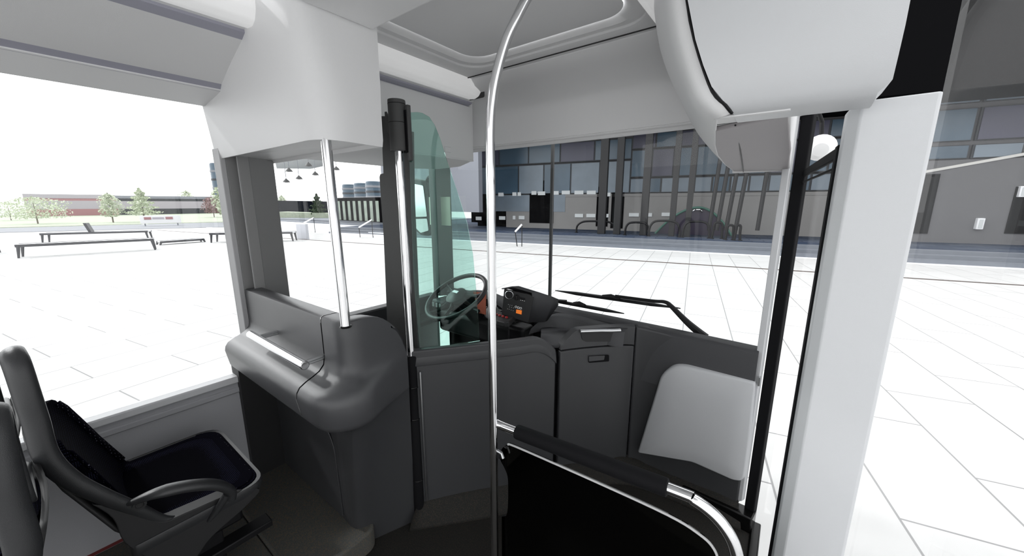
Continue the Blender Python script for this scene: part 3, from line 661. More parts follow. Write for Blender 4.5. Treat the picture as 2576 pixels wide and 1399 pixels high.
# central pole curving at the top
cen = thing('handrail_pole', 'tall chrome handrail pole at the barrier, arching towards the ceiling', 'pole', (-.725, .862, 0))
pth = [(1244, 1399), (1242, 1060), (1236, 700), (1231, 450), (1231, 330), (1238, 240), (1252, 170), (1274, 100), (1300, 45), (1330, 0)]
w = []
hd = Vector((-.725, .862))
for u, v in pth[1:5]:
    pass
arch = [(-.725, .862, 0), (-.725, .862, .6), (-.725, .862, 1.2), (-.725, .862, 1.58), (-.722, .864, 1.70)]
dirv = Vector((.55, .40)).normalized()
arc = []
base = Vector((-.725, .862))
pl2 = (tuple(base), tuple(base+dirv))
for u, v in ((1232, 330), (1238, 245), (1251, 175), (1273, 100), (1299, 45), (1322, 0), (1350, -45), (1382, -90)):
    arc.append(at(u+1, v, p=pl2))
allp = [Vector(p) for p in arch[:4]]+arc
sp = smooth_path(allp, 8)
lo(MB().tube(sp, .0138, 24), (-.725, .862, 0)).build('tube', 'chrome', cen)
MB().lathe([(.035, 0), (.035, .006), (.018, .012), (.0148, .03)], seg=24).build('foot', 'brush', cen)

# ------------------------------------------------------------------ barrier
bar = thing('entrance_barrier', 'low barrier with padded black grip and smoked panel by the entrance', 'barrier', (-.4, .885, 0))
rl = [at(1243, 1062, y=.872), at(1300, 1086, y=.88), at(1680, 1228, y=.89), at(1745, 1257, y=.89), at(1800, 1300, y=.89), at(1838, 1352, y=.89), at(1855, 1405, y=.89), at(1863, 1470, y=.89)]
e = rl[-1]; rl += [Vector((e.x, e.y, .5)), Vector((e.x, e.y, .0))]
OBr = (-.4, .885, 0)
lo(MB().tube(smooth_path(rl, 8), .0145, 24), OBr).build('rail', 'chrome', bar)
g0 = rl[1]; g1 = rl[2]
q = MB(); q.tube([lin(g0, g1, t) for t in (0, .004, .02, .5, .98, .996, 1)], .022, 24, radii=[.019, .0225, .0235, .0235, .0235, .0225, .019]); lo(q, OBr).build('grip', 'rubber', bar)
pn = [(1247, 1500), (1262, 1300), (1276, 1290), (1278, 1210), (1270, 1180), (1258, 1155), (1262, 1130), (1278, 1119), (1300, 1125), (1500, 1213), (1680, 1296), (1760, 1345), (1795, 1380), (1808, 1420), (1812, 1500)]
pw = smooth_path([at(u, v, y=.888) for u, v in pn[1:]], 4); pw = [Vector((p.x, p.y, max(p.z, .15))) for p in pw]
pw += [Vector((pw[-1].x, .888, .12)), Vector((pw[0].x, .888, .12))]
lo(MB().prism(pw, (0, .008, 0)), OBr).build('smoked_panel', 'smoke', bar, smooth=0)
edge = smooth_path([at(u, v, y=.886) for u, v in pn[7:]], 5)
lo(MB().tube(edge, .0032, 8), OBr).build('polished_edge', mat('edge_polish', (.5, .5, .5), .25), bar)
for u, v in ((1262, 1143),):
    p = at(u, v, y=.872); lo(MB().tube([p+Vector((-.03, 0, .005)), p+Vector((.0, 0, .003)), p+Vector((.006, 0, -.012))], .006, 10), OBr).build('clamp', 'brush', bar)
    lo(MB().box(p.x-.03, p.x-.004, .866, .884, p.z-.02, p.z+.006), OBr).build('clamp_block', 'black', bar, bevel=.003)

# ------------------------------------------------------------------ teal glass screen
GP, GQ = (-1.30, 1.00), (-1.105, 1.30)
gt = [(1026, 283), (1050, 282), (1062, 284), (1080, 294), (1094, 315), (1108, 350), (1125, 405), (1150, 480), (1175, 560), (1190, 640), (1199, 740), (1206, 848), (1207, 858), (1056, 880), (1040, 700)]
d = (Vector(GQ)-Vector(GP)).normalized(); nr = Vector((d.y, -d.x, 0))
q = MB(); q.prism([at(u, v, p=(GP, GQ)) for u, v in gt], -nr*.005); lo(q, (-1.3, 1.0, .85))
g = q.build('cab_glass_screen', 'teal', smooth=0); g.location = (-1.3, 1.0, .85); tag(g, 'teal tinted glass screen with rounded top above the cab door', 'glass screen')
# flat cream panel near the windscreen and thin blind rods
q = MB(); q.box(-.0, .0, 0, 0, 0, 0)
ca = at(1079, 496, y=1.93); cb = at(1134, 568, y=1.93); tt = tag(MB().box(0, cb.x-ca.x, 0, .004, cb.z-ca.z, 0).build('cream_panel', 'cream'), 'flat cream panel standing behind the teal glass near the windscreen', 'card'); tt.location = ca

# exterior mirror at driver side
em = thing('exterior_mirror', 'tall black two-part exterior mirror outside the driver window', 'mirror', (-2.42, 2.02, 1.5)); OE = (-2.42, 2.02, 1.5)
mp_ = [at(u, v, y=2.02) for u, v in ((1036, 448), (1072, 455), (1080, 500), (1087, 560), (1088, 585), (1078, 594), (1058, 592), (1045, 580), (1040, 540), (1034, 480))]
lo(MB().prism(fillet(mp_, .02, 4), (0, .06, 0)), OE).build('housing', 'black', em, bevel=.008)
m1 = [at(u, v, y=2.015) for u, v in ((1038, 462), (1064, 467), (1074, 545), (1043, 546))]; lo(MB().prism(fillet(m1, .01, 3), (0, .003, 0)), OE).build('main_mirror', 'chrome', em)
m2 = [at(u, v, y=2.015) for u, v in ((1044, 551), (1074, 550), (1078, 580), (1058, 586), (1047, 575))]; lo(MB().prism(fillet(m2, .01, 3), (0, .003, 0)), OE).build('wide_mirror', 'chrome', em)
lo(MB().tube([at(u, v, y=2.04) for u, v in ((1068, 470), (1078, 448), (1092, 436), (1098, 405))], .016, 10), OE).build('arm', 'black', em)

# ================================================================== SEATS
def make_seat(label, group=None, arm=True):
    """forward (+Y) facing bus seat; origin on the platform under the backrest foot, aisle side at +X"""
    t = thing('bus_seat', label, 'seat', group=group)
    w = .27
    # seat shell: cushion tray
    def outline(z, g=0.):
        return fillet([(-w-g, .02, z), (-w-g, .37+g, z), (w+g, .37+g, z), (w+g, .02, z)], [.02, .09, .07, .02], 6)
    zc = .43
    q = MB(); q.loft([outline(zc-.085, -.02), outline(zc-.05, .0), outline(zc-.012, .012), outline(zc+.003, .008), outline(zc+.002, -.002), outline(zc-.02, -.004)], cap=True); q.build('seat_tray', 'frame', t, smooth=50)
    q = MB(); q.loft([outline(zc-.02, -.002), outline(zc+.003, -.003), outline(zc+.008, -.012), outline(zc+.010, -.045), outline(zc+.008, -.1)], cap=True); cu = q.build('cushion', 'fabric', t, smooth=50)
    q = MB(); q.loft([outline(zc+.0088, -.0125), outline(zc+.0108, -.028), outline(zc+.0112, -.042)], cap=False); q.build('cushion_border', 'border', cu, smooth=50)
    # side frame: big rounded hoop, aisle side, swoops down to the cushion
    sidep = [(w, -.075, 1.03), (w, -.048, 1.035), (w, -.035, .98), (w, -.035, .90), (w, -.032, .82), (w, -.01, .745), (w, .04, .66), (w, .085, .575), (w, .115, .50), (w, .15, .445)]
    hoop = [(-w+.01, .03, .48), (-w+.01, -.0, .58), (-w+.01, -.045, .68), (-w+.02, -.075, .76), (-w+.06, -.088, .80), (0, -.094, .812), (w-.17, -.096, .83), (w-.15, -.094, .90), (w-.135, -.092, .98), (w-.105, -.092, 1.045), (w-.055, -.090, 1.075), (w-.012, -.086, 1.045), (w, -.084, .98), (w, -.082, .90), (w, -.080, .80), (w, -.052, .71), (w, -.002, .62), (w-.004, .048, .54), (w-.01, .095, .46), (w-.012, .14, .43)]
    sp_ = smooth_path(hoop, 6); N = len(sp_); hr = [.006+.011*(max(0, min(1, (i-36)/28)))**1.2*(1-.45*max(0, (i-84)/(N-84)) if i > 84 else 1) for i in range(N)]
    MB().tube(sp_, .024, 16, radii=hr, sx=1.4).build('frame_hoop', 'frame', t, smooth=60)
    # backrest cushion
    rows = []
    for z, y, hw in ((.45, .055, .23), (.50, .035, .245), (.58, .0, .245), (.68, -.035, .24), (.74, -.060, .235), (.775, -.073, .22), (.795, -.08, .18)):
        rows.append([Vector((lin(-hw, hw, i/14), y+.030*abs(lin(-1, 1, i/14))**3-.004, z)) for i in range(15)])
    q = MB(); q.loft([[p-Vector((0, .0, 0)) for p in r_]+[p-Vector((0, .022, 0)) for p in r_[::-1]] for r_ in rows]); bk = q.build('backrest', 'fabric', t, smooth=60)
    for sx_ in (-1, 1):
        q = MB(); q.loft([[Vector((sx_*(hw-.028), y+.035*.6-.001, z)), Vector((sx_*(hw-.0), y+.035-.003, z))] for z, y, hw in ((.47, .046, .23), (.58, .0, .245), (.68, -.035, .24), (.74, -.057, .235), (.77, -.071, .22))], closed=False, cap=False); q.build('backrest_border', 'border', bk, solid=.003)
    # rear shell
    q = MB(); rr = [[Vector((lin(-hw, hw, i/8), y-.018-.01*math.sin(PI*i/8), z)) for i in range(9)] for z, y, hw in ((.40, .08, .25), (.50, .02, .255), (.68, -.05, .245), (.80, -.085, .22))]; q.loft(rr, closed=False, cap=False); q.build('rear_shell', 'shell', t, solid=.01, smooth=60)
    # side cheek down to the floor
    ch = smooth_path([(w+.005, -.03, .62), (w+.005, -.0, .55), (w+.005, .01, .46), (w+.005, .05, .36), (w+.005, .075, .28), (w+.005, .14, .27), (w+.005, .20, .32), (w+.005, .30, .36), (w+.005, .355, .40), (w+.005, .28, .44), (w+.005, .15, .455), (w+.005, .09, .47), (w+.005, .03, .57)], 4)
    MB().prism(ch, (-.05, 0, 0)).build('side_cheek', 'shell', t, bevel=.01, seg=3)
    MB().prism([(-w+.005, y_, z_) for y_, z_ in ((.06, .25), (.15, .27), (.33, .38), (.3, .44), (.08, .44))], (.04, 0, 0)).build('side_cheek', 'shell', t, bevel=.008)
    # legs
    MB().box(-w+.02, w-.02, .10, .30, .30, .36).build('under_frame', 'black', t, bevel=.01)
    MB().box(w-.09, w-.04, .12, .24, 0, .32).build('leg', 'black', t, bevel=.006)
    MB().box(-w+.04, -w+.09, .12, .24, 0, .32).build('leg', 'black', t, bevel=.006)
    MB().box(w-.06, w+.0, .13, .38, .22, .245).build('side_rail', 'black', t, bevel=.004)
    if arm:
        ap_ = smooth_path([(w+.01, .035, .578), (w+.04, .09, .590), (w+.05, .16, .572), (w+.045, .225, .530), (w+.035, .262, .478), (w+.028, .262, .445)], 6)
        NN = len(ap_); MB().tube(ap_, .014, 12, radii=[.006+.011*min(1, i/8)*(1-.2*i/NN) for i in range(NN)], sx=1.5).build('armrest', 'frame', t, smooth=60)
        MB().tube([(w+.035, .255, .47), (w+.02, .225, .42), (w+.005, .20, .385)], .012, 12, radii=[.013, .011, .006], sx=1.3).build('armrest_strut', 'frame', t, smooth=60)
        MB().lathe([(.016, 0), (.016, .003), (.010, .003), (.008, .001), (.001, .001)], mx=Matrix.Translation((w+.014, .055, .562)) @ Matrix.Rotation(PI/2, 4, 'Y'), seg=20).build('armrest_cap', 'shell', t)
    return t
seat = make_seat('single forward-facing dark fabric seat with armrest beside the wall panel')
seat.location = (-1.735, .035, .11)
s2_ = copy_tree(seat); s2_.location = (-1.30, -.168, .105); s2_.scale.x = -.82; s2_.rotation_euler.z = PI; s2_['label'] = 'rear-facing seat cut off by the left edge, nearest its grey frame'; s2_['group'] = 'rear-facing seat pair'
s3_ = copy_tree(seat); s3_.location = (-1.83, -.20, .105); s3_.scale.x = -1; s3_.rotation_euler.z = PI; s3_['label'] = 'rear-facing seat by the window, only its dark frame edge showing'; s3_['group'] = 'rear-facing seat pair'
for s_ in (s2_, s3_):
    for ch in [q_ for q_ in list(bpy.data.objects) if q_.parent == s_]:
        if ch.name.startswith('armrest'): bpy.data.objects.remove(ch)

# ================================================================== OUTSIDE
GZ = -.5
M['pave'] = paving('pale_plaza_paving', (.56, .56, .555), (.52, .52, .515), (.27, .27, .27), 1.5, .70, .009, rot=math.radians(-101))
M['terr'] = paving('shade_blue_terrace_paving', (.035, .050, .085), (.085, .10, .13), (.02, .025, .04), 1.0, .5, .02)  # shade on the terrace is put into the dark blue of these pavers
M['step'] = mat('step_stone', (.15, .165, .19), .8, noise=.12, nscale=3)
M['drain'] = mat('rusty_drain', (.05, .03, .022), .8, noise=.4, nscale=30)
M['grass'] = mat('grass', (.34, .38, .29), .9, noise=.3, nscale=4)
M['asph'] = mat('pale_asphalt', (.22, .23, .25), .9, noise=.08)
M['conc'] = mat('facade_concrete', (.25, .245, .24), .8, noise=.05, nscale=1.5)
M['concd'] = mat('dark_wall', (.10, .10, .105), .8, noise=.05)
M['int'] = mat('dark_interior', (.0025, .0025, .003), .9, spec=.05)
M['win'] = mat('facade_glass_blue', (.045, .085, .125), .25, spec=.6, noise=.35, nscale=.8)
M['win2'] = mat('facade_glass_pale', (.16, .20, .24), .3, noise=.25, nscale=1.0)
M['winp'] = mat('facade_glass_violet', (.05, .05, .085), .3, noise=.3, nscale=.8)
M['mull'] = mat('facade_frame', (.02, .024, .03), .5)
M['colm'] = mat('facade_column', (.012, .012, .013), .7)
M['light'] = mat('lit_slot', (.40, .42, .42), .5, emit=(.9, .95, 1), estr=.12)
M['whitew'] = mat('white_cladding', (.80, .81, .83), .6)
M['hall'] = mat('hall_cladding', (.20, .21, .24), .7)
g = MB(); g.box(-260, 80, -120, 160, GZ-.3, GZ); struct(g.build('floor_plaza', 'pave', smooth=0), 'pale paved plaza')
FI = math.atan(.195)
def bl(name, label, d, kind=None):
    c_ = Vector((0, 17.9)); nx = Vector((-math.sin(FI), math.cos(FI))); p = c_+nx*d
    return p
def fpt(u, v, d):
    """point on the plane parallel to the facade, d metres behind the kerb -> (s, z)"""
    c_ = Vector((0, 17.9)); nx = Vector((-math.sin(FI), math.cos(FI))); tx = Vector((math.cos(FI), math.sin(FI))); o = c_+nx*d
    w_ = at(u, v, p=(tuple(o), tuple(o+tx*5))); return (Vector((w_.x, w_.y))-o).dot(tx), w_.z
def fmx(d):
    c_ = Vector((0, 17.9)); nx = Vector((-math.sin(FI), math.cos(FI))); o = c_+nx*d; return (o.x, o.y, 0)
DF = 6.0
# steps and terrace
tr_ = structure('floor_terrace', 'raised terrace with steps', fmx(0)); tr_.rotation_euler.z = FI
for i in range(3): MB().box(-26, 60, i*.45, i*.45+.5, GZ-.02, GZ+.13*(i+1)).build('step', 'step', tr_)
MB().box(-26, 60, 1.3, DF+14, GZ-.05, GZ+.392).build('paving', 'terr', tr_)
MB().box(-60, 60, -.25, 0, GZ-.02, GZ+.02).build('kerb', 'whitew', tr_)
dr = MB().box(-40, 30, -.07, .07, -.01, .006).build('drain_channel', 'drain'); dr.location = (0, 14.2, GZ); dr.rotation_euler.z = FI; tag(dr, 'narrow rust-brown drain line across the white paving', 'drain')
# ---- facade building
bu = thing('glazed_building', 'wide modern building with dark columns and blue glazing beyond the windscreen', 'building', fmx(DF), FI)
def fbox(u0, v0, u1, v1, y0, y1, name, m, d=DF, par=None, bevel=0):
    s0, z1 = fpt(u0, v0, d); s1, z0 = fpt(u1, v1, d)
    if s0 > s1: s0, s1 = s1, s0
    if z0 > z1: z0, z1 = z1, z0
    return MB().box(s0, s1, y0, y1, z0, z1).build(name, m, par or bu, bevel=bevel, smooth=0)
TZ = GZ+.39
MB().box(-7.3-8, 3.5, 0, .3, TZ, 2.1).build('ground_wall', 'conc', bu)
MB().box(-18, 34, .15, .5, 2.1, 6.0).build('upper_wall', 'concd', bu)
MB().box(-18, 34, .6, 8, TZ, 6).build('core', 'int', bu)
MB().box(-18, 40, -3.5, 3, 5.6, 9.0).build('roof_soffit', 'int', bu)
# upper glazing: individual panes
def pane_row(s0, s1, z0, z1, n, mats, y=.0, name='window'):
    for i in range(n):
        a = lin(s0, s1, i/n); b = lin(s0, s1, (i+1)/n)
        fr = MB().box(a, b, y-.02, y+.10, z0, z1).build(name, 'mull', bu, smooth=0)
        MB().box(a+.05, b-.05, y-.05, y+.0, z0+.05, z1-.05).build('pane', mats[i % len(mats)], fr, smooth=0)
pane_row(-18, -7, 2.15, 4.05, 6, ['win2', 'win', 'win2', 'win', 'win2'])
pane_row(-7, 3.4, 2.15, 3.0, 12, ['win2', 'win', 'win2', 'win2'])
pane_row(-7, 3.4, 3.05, 4.6, 9, ['win', 'winp', 'win', 'win', 'win2'])
pane_row(-18, -7, 4.1, 5.3, 5, ['winp', 'win', 'win'])
pane_row(-7, 3.4, 4.65, 5.5, 8, ['winp', 'win'])
# lower band of pale cladding on the left
MB().box(-18, -11, -.02, .1, 1.0, 2.1).build('cladding', 'win2', bu)
MB().box(-11, 3.5, -.03, .1, 1.95, 2.12).build('fascia', 'conc', bu)
# dark openings
for u0, v0, u1, v1 in ((1333, 455, 1392, 562), (1185, 482, 1225, 560), (1503, 470, 1528, 570), (1541, 460, 1566, 575)):
    fbox(u0, v0, u1, v1, -.03, .05, 'opening', 'int')
for u0, v0, u1, v1 in ((1264, 459, 1290, 486), (1312, 457, 1337, 486)):
    fbox(u0, v0, u1, v1, -.04, .05, 'louvre', 'concd')
# slots of light
for u, w_, v in ((1261, 13, 490), (1295, 10, 489), (1307, 8, 489), (1344, 12, 486), (1363, 18, 487), (1396, 20, 486), (1424, 20, 485), (1457, 22, 485), (1488, 22, 485), (1524, 24, 490), (1264, 15, 549), (1294, 6, 548), (1313, 14, 548), (1457, 20, 543), (1487, 22, 543), (1520, 22, 543), (1595, 24, 541), (1630, 20, 541), (1676, 22, 540), (1205, 14, 550), (1750, 40, 545)):
    fbox(u-w_/2, v-5, u+w_/2, v+4, -.07, .0, 'light_slot', 'light')
# columns
for u0, u1, vt in ((1610, 1628, 345), (1683, 1698, 345), (1723, 1738, 345), (1503, 1522, 360), (1543, 1560, 455)):
    um = (u0+u1)/2; s0, _ = fpt(um-(u1-u0)/2, 560, 3.0); s1, _ = fpt(um+(u1-u0)/2, 560, 3.0)
    MB().box(s0, s1, 3.0-DF, 3.3-DF, TZ, 5.6).build('column', 'colm', bu, bevel=.02)
for ub, ut in ((1783, 1812), (1803, 1835), (1826, 1860), (1850, 1885), (1905, 1935)):
    s0, z0 = fpt(ub, 580, 3.2); s1, z1 = fpt(ut, 400, 3.2)
    q = MB(); q.tube([(s0, 3.2-DF, z0), (s1, 3.2-DF, z1), (lin(s0, s1, 1.8), 3.2-DF, lin(z0, z1, 1.8))], .09, 8); q.build('raking_column', 'colm', bu)
zr = [fpt(2400, v, DF-1.1)[1] for v in (400, 366, 356, 275, 262, 214, 206, 182)]
# right wing: dark grey wall with pale sloping coping, glazing above
s0, _ = fpt(2225, 500, DF-.5); s1, _ = fpt(2900, 500, DF-.5)
MB().box(3.5, 34, -1.2, -.9, TZ, zr[0]-.05).build('right_wall', mat('right_wall_grey', (.13, .13, .135), .85, noise=.04), bu)
c0_ = fpt(2330, 432, DF-1.2); c1_ = fpt(2576, 388, DF-1.2)
def line_z(s_): return lin(c0_[1], c1_[1], (s_-c0_[0])/(c1_[0]-c0_[0]))
q = MB(); q.prism([(3.4, -1.25, line_z(3.4)-.05), (34, -1.25, line_z(34)-.05), (34, -1.25, line_z(34)+.06), (3.4, -1.25, line_z(3.4)+.06)], (0, .4, 0)); q.build('coping', mat('coping_stone', (.6, .59, .56), .8), bu)
for i in range(13):
    a = 3.6+i*1.5
    for z0, z1, mm in ((zr[0], zr[1], ['win2', 'win'][i % 2]), (zr[2], zr[3], ['winp', 'win', 'winp'][i % 3]), (zr[4], zr[5], 'win2'), (zr[6], zr[7], 'whitew')):
        fr = MB().box(a, a+1.42, -1.1, -.95, z0, z1).build('window', 'mull', bu, smooth=0)
        MB().box(a+.06, a+1.36, -1.14, -1.05, z0+.03, z1-.03).build('pane', mm, fr, smooth=0)
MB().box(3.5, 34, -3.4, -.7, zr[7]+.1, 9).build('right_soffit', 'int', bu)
MB().box(3.5, 34, -1.0, -.8, 2.3, zr[7]+.2).build('right_upper_wall', 'concd', bu)
for u0, u1, v0, v1 in ((2262, 2332, 440, 588), (2556, 2640, 470, 590)):
    fbox(u0, v0, u1, v1, -1.24, -1.15, 'opening', 'int', d=DF-1.2)
# wall lamps
for u, v, lab in ((2465, 563, 'white box lamp low on the dark grey wall, right of the door pillar'), (2572, 482, 'white box lamp higher on the dark grey wall at the right edge')):
    s0, z0 = fpt(u-13, v+14, DF-1.3); s1, z1 = fpt(u+13, v-14, DF-1.3)
    o = fmx(DF-1.3); t = thing('wall_lamp', lab, 'lamp', o, FI, 'box lamps on the dark wall')
    MB().box(s0, s1, -.06, .12, z0, z1).build('housing', 'whitew', t, bevel=.02); MB().box(s0+.05, s1-.05, -.075, -.05, z0+.05, z1-.05).build('diffuser', 'light', t, bevel=.01)
# hoop seats on the terrace
def hoop(u0, u1, v0, v1, d, label):
    s0, z0 = fpt(u0, v1, d); s1, _ = fpt(u1, v1, d); sm, z1 = fpt((u0+u1)/2, v0, d); hh = (z1-TZ); o = fmx(d)
    t = thing('hoop_rack', label, 'rack', o, FI, 'black hoops on the terrace')
    pts = [(s0, 0, TZ), (s0+.03, 0, TZ+hh*.55), (lin(s0, s1, .12), 0, TZ+hh*.88), (lin(s0, s1, .3), 0, TZ+hh), (lin(s0, s1, .7), 0, TZ+hh), (lin(s0, s1, .88), 0, TZ+hh*.88), (s1-.03, 0, TZ+hh*.55), (s1, 0, TZ)]
    MB().tube(smooth_path(pts, 5), .055, 8).build('tube', 'black', t)
    for s_ in (s0, s1): MB().lathe([(.10, TZ), (.10, TZ+.03), (.06, TZ+.04)], c=(s_, 0, 0), seg=12).build('foot_plate', 'black', t)
for a in ((1450, 1550, 557, 583, 3.3, 'widest black hoop, leftmost of those on the shaded terrace'), (1572, 1632, 560, 583, 2.8, 'second black hoop from the left on the terrace'),
          (1632, 1710, 556, 583, 2.6, 'tall black hoop left of the green arch centre'), (1717, 1785, 558, 583, 2.6, 'black hoop in front of the green arch'),
          (1792, 1818, 560, 583, 2.6, 'narrow black hoop right of the green arch'), (1826, 1846, 567, 588, 2.2, 'small black hoop, second from the right end'), (1848, 1863, 567, 590, 2.0, 'smallest black hoop at the right end')): hoop(*a)
# made-up green arch behind, standing in for a reflection of the bus interior
t = thing('reflection_arch', 'made-up low green arch with dark violet inside, standing in for a reflection of the bus interior', 'reflection', fmx(4.6), FI)
s0, _ = fpt(1650, 560, 4.6); s1, _ = fpt(1845, 560, 4.6); sm, zt_ = fpt(1755, 522, 4.6)
ar = smooth_path([(s0, 0, TZ), (lin(s0, s1, .15), 0, lin(TZ, zt_, .45)), (lin(s0, s1, .35), 0, lin(TZ, zt_, .85)), (lin(s0, s1, .55), 0, zt_), (lin(s0, s1, .72), 0, lin(TZ, zt_, .85)), (lin(s0, s1, .88), 0, lin(TZ, zt_, .45)), (s1, 0, TZ)], 6)
MB().tube(ar, .06, 8).build('arch_rim', mat('arch_green', (.05, .16, .12), .4), t)
MB().prism([p+Vector((0, .05, 0)) for p in ar], (0, .3, 0)).build('glazing', mat('arch_violet', (.028, .02, .045), .35), t)
MB().tube([(sm-.25, -.05, zt_-.22), (sm-.12, -.05, zt_-.12), (sm+.12, -.05, zt_-.12), (sm+.25, -.05, zt_-.22)], .04, 8).build('crest', 'chrome', t)
# stair handrails
def handrail(p0, p1, foot, z, label):
    o = at(*foot, z=GZ+z); t = thing('stair_handrail', label, 'handrail', o); pl_ = (tuple(o.xy), tuple(o.xy+Vector((math.cos(FI)*.3+.9, math.sin(FI)+.3)))); 
    a = at(*p0, p=pl_)-o; b = at(*p1, p=pl_)-o
    MB().tube([a, b], .045, 8).build('rail', 'whitepaint', t); MB().tube([(0, 0, 0), a], .022, 8).build('post', 'colm', t)
    if b.z > 0: MB().tube([b, (b.x, b.y, 0.0)], .02, 8).build('post', 'colm', t)
handrail((1296, 583), (1313, 565), (1301, 620), .0, 'slanted pale handrail on the steps, seen in the windscreen')
handrail((903, 572), (935, 553), (906, 597), .0, 'slanted pale handrail on the steps left of the cab post')
handrail((762, 562), (789, 548), (764, 585), .0, 'slanted pale handrail farthest left, next to the console pillar')
# ---- white hall with hung lamps, left of the cab
t = thing('white_hall', 'bright white hall wall with fine panel joints', 'building', (0, 0, 0))
pa = at(800, 520, z=TZ) if False else None
def dirp(u, v, dist): 
    X, Y, Z = ray(u, v); k_ = dist/math.hypot(X, Y); return Vector((X*k_, Y*k_, Z*k_+H))
a = dirp(985, 560, 30); b = dirp(835, 560, 62)
def wallquad(a, b, z0, z1, th, m, name, par):
    d_ = (b-a); d_.z = 0; nn = Vector((-d_.y, d_.x, 0)).normalized()*th
    return MB().prism([(a.x, a.y, z0), (b.x, b.y, z0), (b.x, b.y, z1), (a.x, a.y, z1)], nn).build(name, m, par, smooth=0)
a = dirp(1215, 560, 23.5); b = dirp(975, 560, 34)
wallquad(a, b, 1.0, 6.5, .3, 'hall', 'wall', t); 
for i in range(9):
    p = a.lerp(b, (i+.5)/9); c_ = Vector((p.x, p.y, 0)); MB().box(c_.x-.03, c_.x+.03, c_.y-.12, c_.y-.02, 1.0, 6.4).build('panel_joint', 'asph', t)
# canopy roof with hanging lamps
cn = thing('hall_canopy', 'pale grey canopy roof edge under the bulkhead', 'canopy', dirp(760, 400, 22)+Vector((0, 0, 0)))
o = cn.location.copy()
cpts = [at(u, v, z=4.9) for u, v in ((690, 400), (696, 424), (782, 425), (815, 418), (830, 404), (838, 380), (690, 360))]
lo(MB().prism(cpts, (0, 0, .3)), o).build('roof', mat('canopy_grey', (.42, .43, .43), .7), cn)
for u, v, u0 in ((727, 427, 725), (752, 446, 752), (793, 436, 791), (846, 423, 845), (776, 413, 775), (720, 454, 719)):
    p = dirp(u, v, 17); t = thing('hanging_lamp', {727: 'dark hanging lamp, upper left of the cluster seen in the cab window', 752: 'dark hanging lamp, lowest but one, left of the console pole', 793: 'dark hanging lamp just left of the console pole', 846: 'dark hanging lamp just right of the console pole', 776: 'pale-sided hanging lamp close under the canopy', 720: 'smallest and lowest of the hanging lamps'}[u], 'lamp', p, 0, 'lamps hanging outside the cab window')
    MB().lathe([(.13, -.07), (.09, .0), (.03, .05), (.015, .08), (.001, .08)], seg=16).build('shade', 'post', t)
    MB().tube([(0, 0, .1), (0, 0, 4.86-p.z)], .012, 6).build('cord', 'asph', t)
    MB().lathe([(.001, -.08), (.05, -.08), (.06, -.05), (.001, -.05)], seg=12).build('bulb', 'colm', t)
# row of dark framed shop fronts
t = thing('colonnade', 'low black colonnade with pale gaps beyond the steps', 'building', (0, 0, 0))
a = dirp(845, 540, 40); b = dirp(970, 540, 33)
sg = mat('shop_glass', (.30, .36, .30), .5, noise=.6, nscale=1.2)
for i in range(9):
    p0 = a.lerp(b, i/9); p1 = a.lerp(b, (i+.5)/9); p2 = a.lerp(b, (i+1)/9)
    wallquad(p0, p1, TZ, 1.95, .3, 'int', 'pier', t); wallquad(p1, p2, TZ+.12, 1.75, .2, sg, 'glazing', t)
wallquad(a, b, 1.75, 2.05, .35, 'int', 'lintel', t); wallquad(a, b, TZ-.2, TZ+.12, .35, 'int', 'base', t)
# tower blocks far away
M['tower'] = mat('tower_glass', (.05, .085, .12), .4, noise=.2, nscale=.3)
for u, wd, vt, lab in ((566, 26, 416, 'pale tower block just left of the ribbed pillar'), (884, 30, 468, 'palest round tower block, leftmost of the three beyond the colonnade'), (915, 34, 465, 'middle round tower block beyond the colonnade'), (945, 36, 461, 'darkest tower block, closest to the cab post')):
    DD = {566: 130, 884: 120, 915: 110, 945: 100}[u]; p = dirp(u, 540, DD); r = wd/930*DD/2*.98; t = thing('tower_block', lab, 'building', (p.x, p.y, GZ), 0, 'distant tower blocks'); z1 = dirp(u, vt, DD).z-GZ
    MB().lathe([(r, 0), (r, z1), (r*.9, z1+.4), (.001, z1+.4)], seg=20).build('shaft', 'tower', t)
    for k in range(4): MB().lathe([(r*1.04, z1*(.3+.18*k)), (r*1.04, z1*(.3+.18*k)+.5)], seg=20).build('balcony_band', 'asph' if k % 2 else 'mull', t)
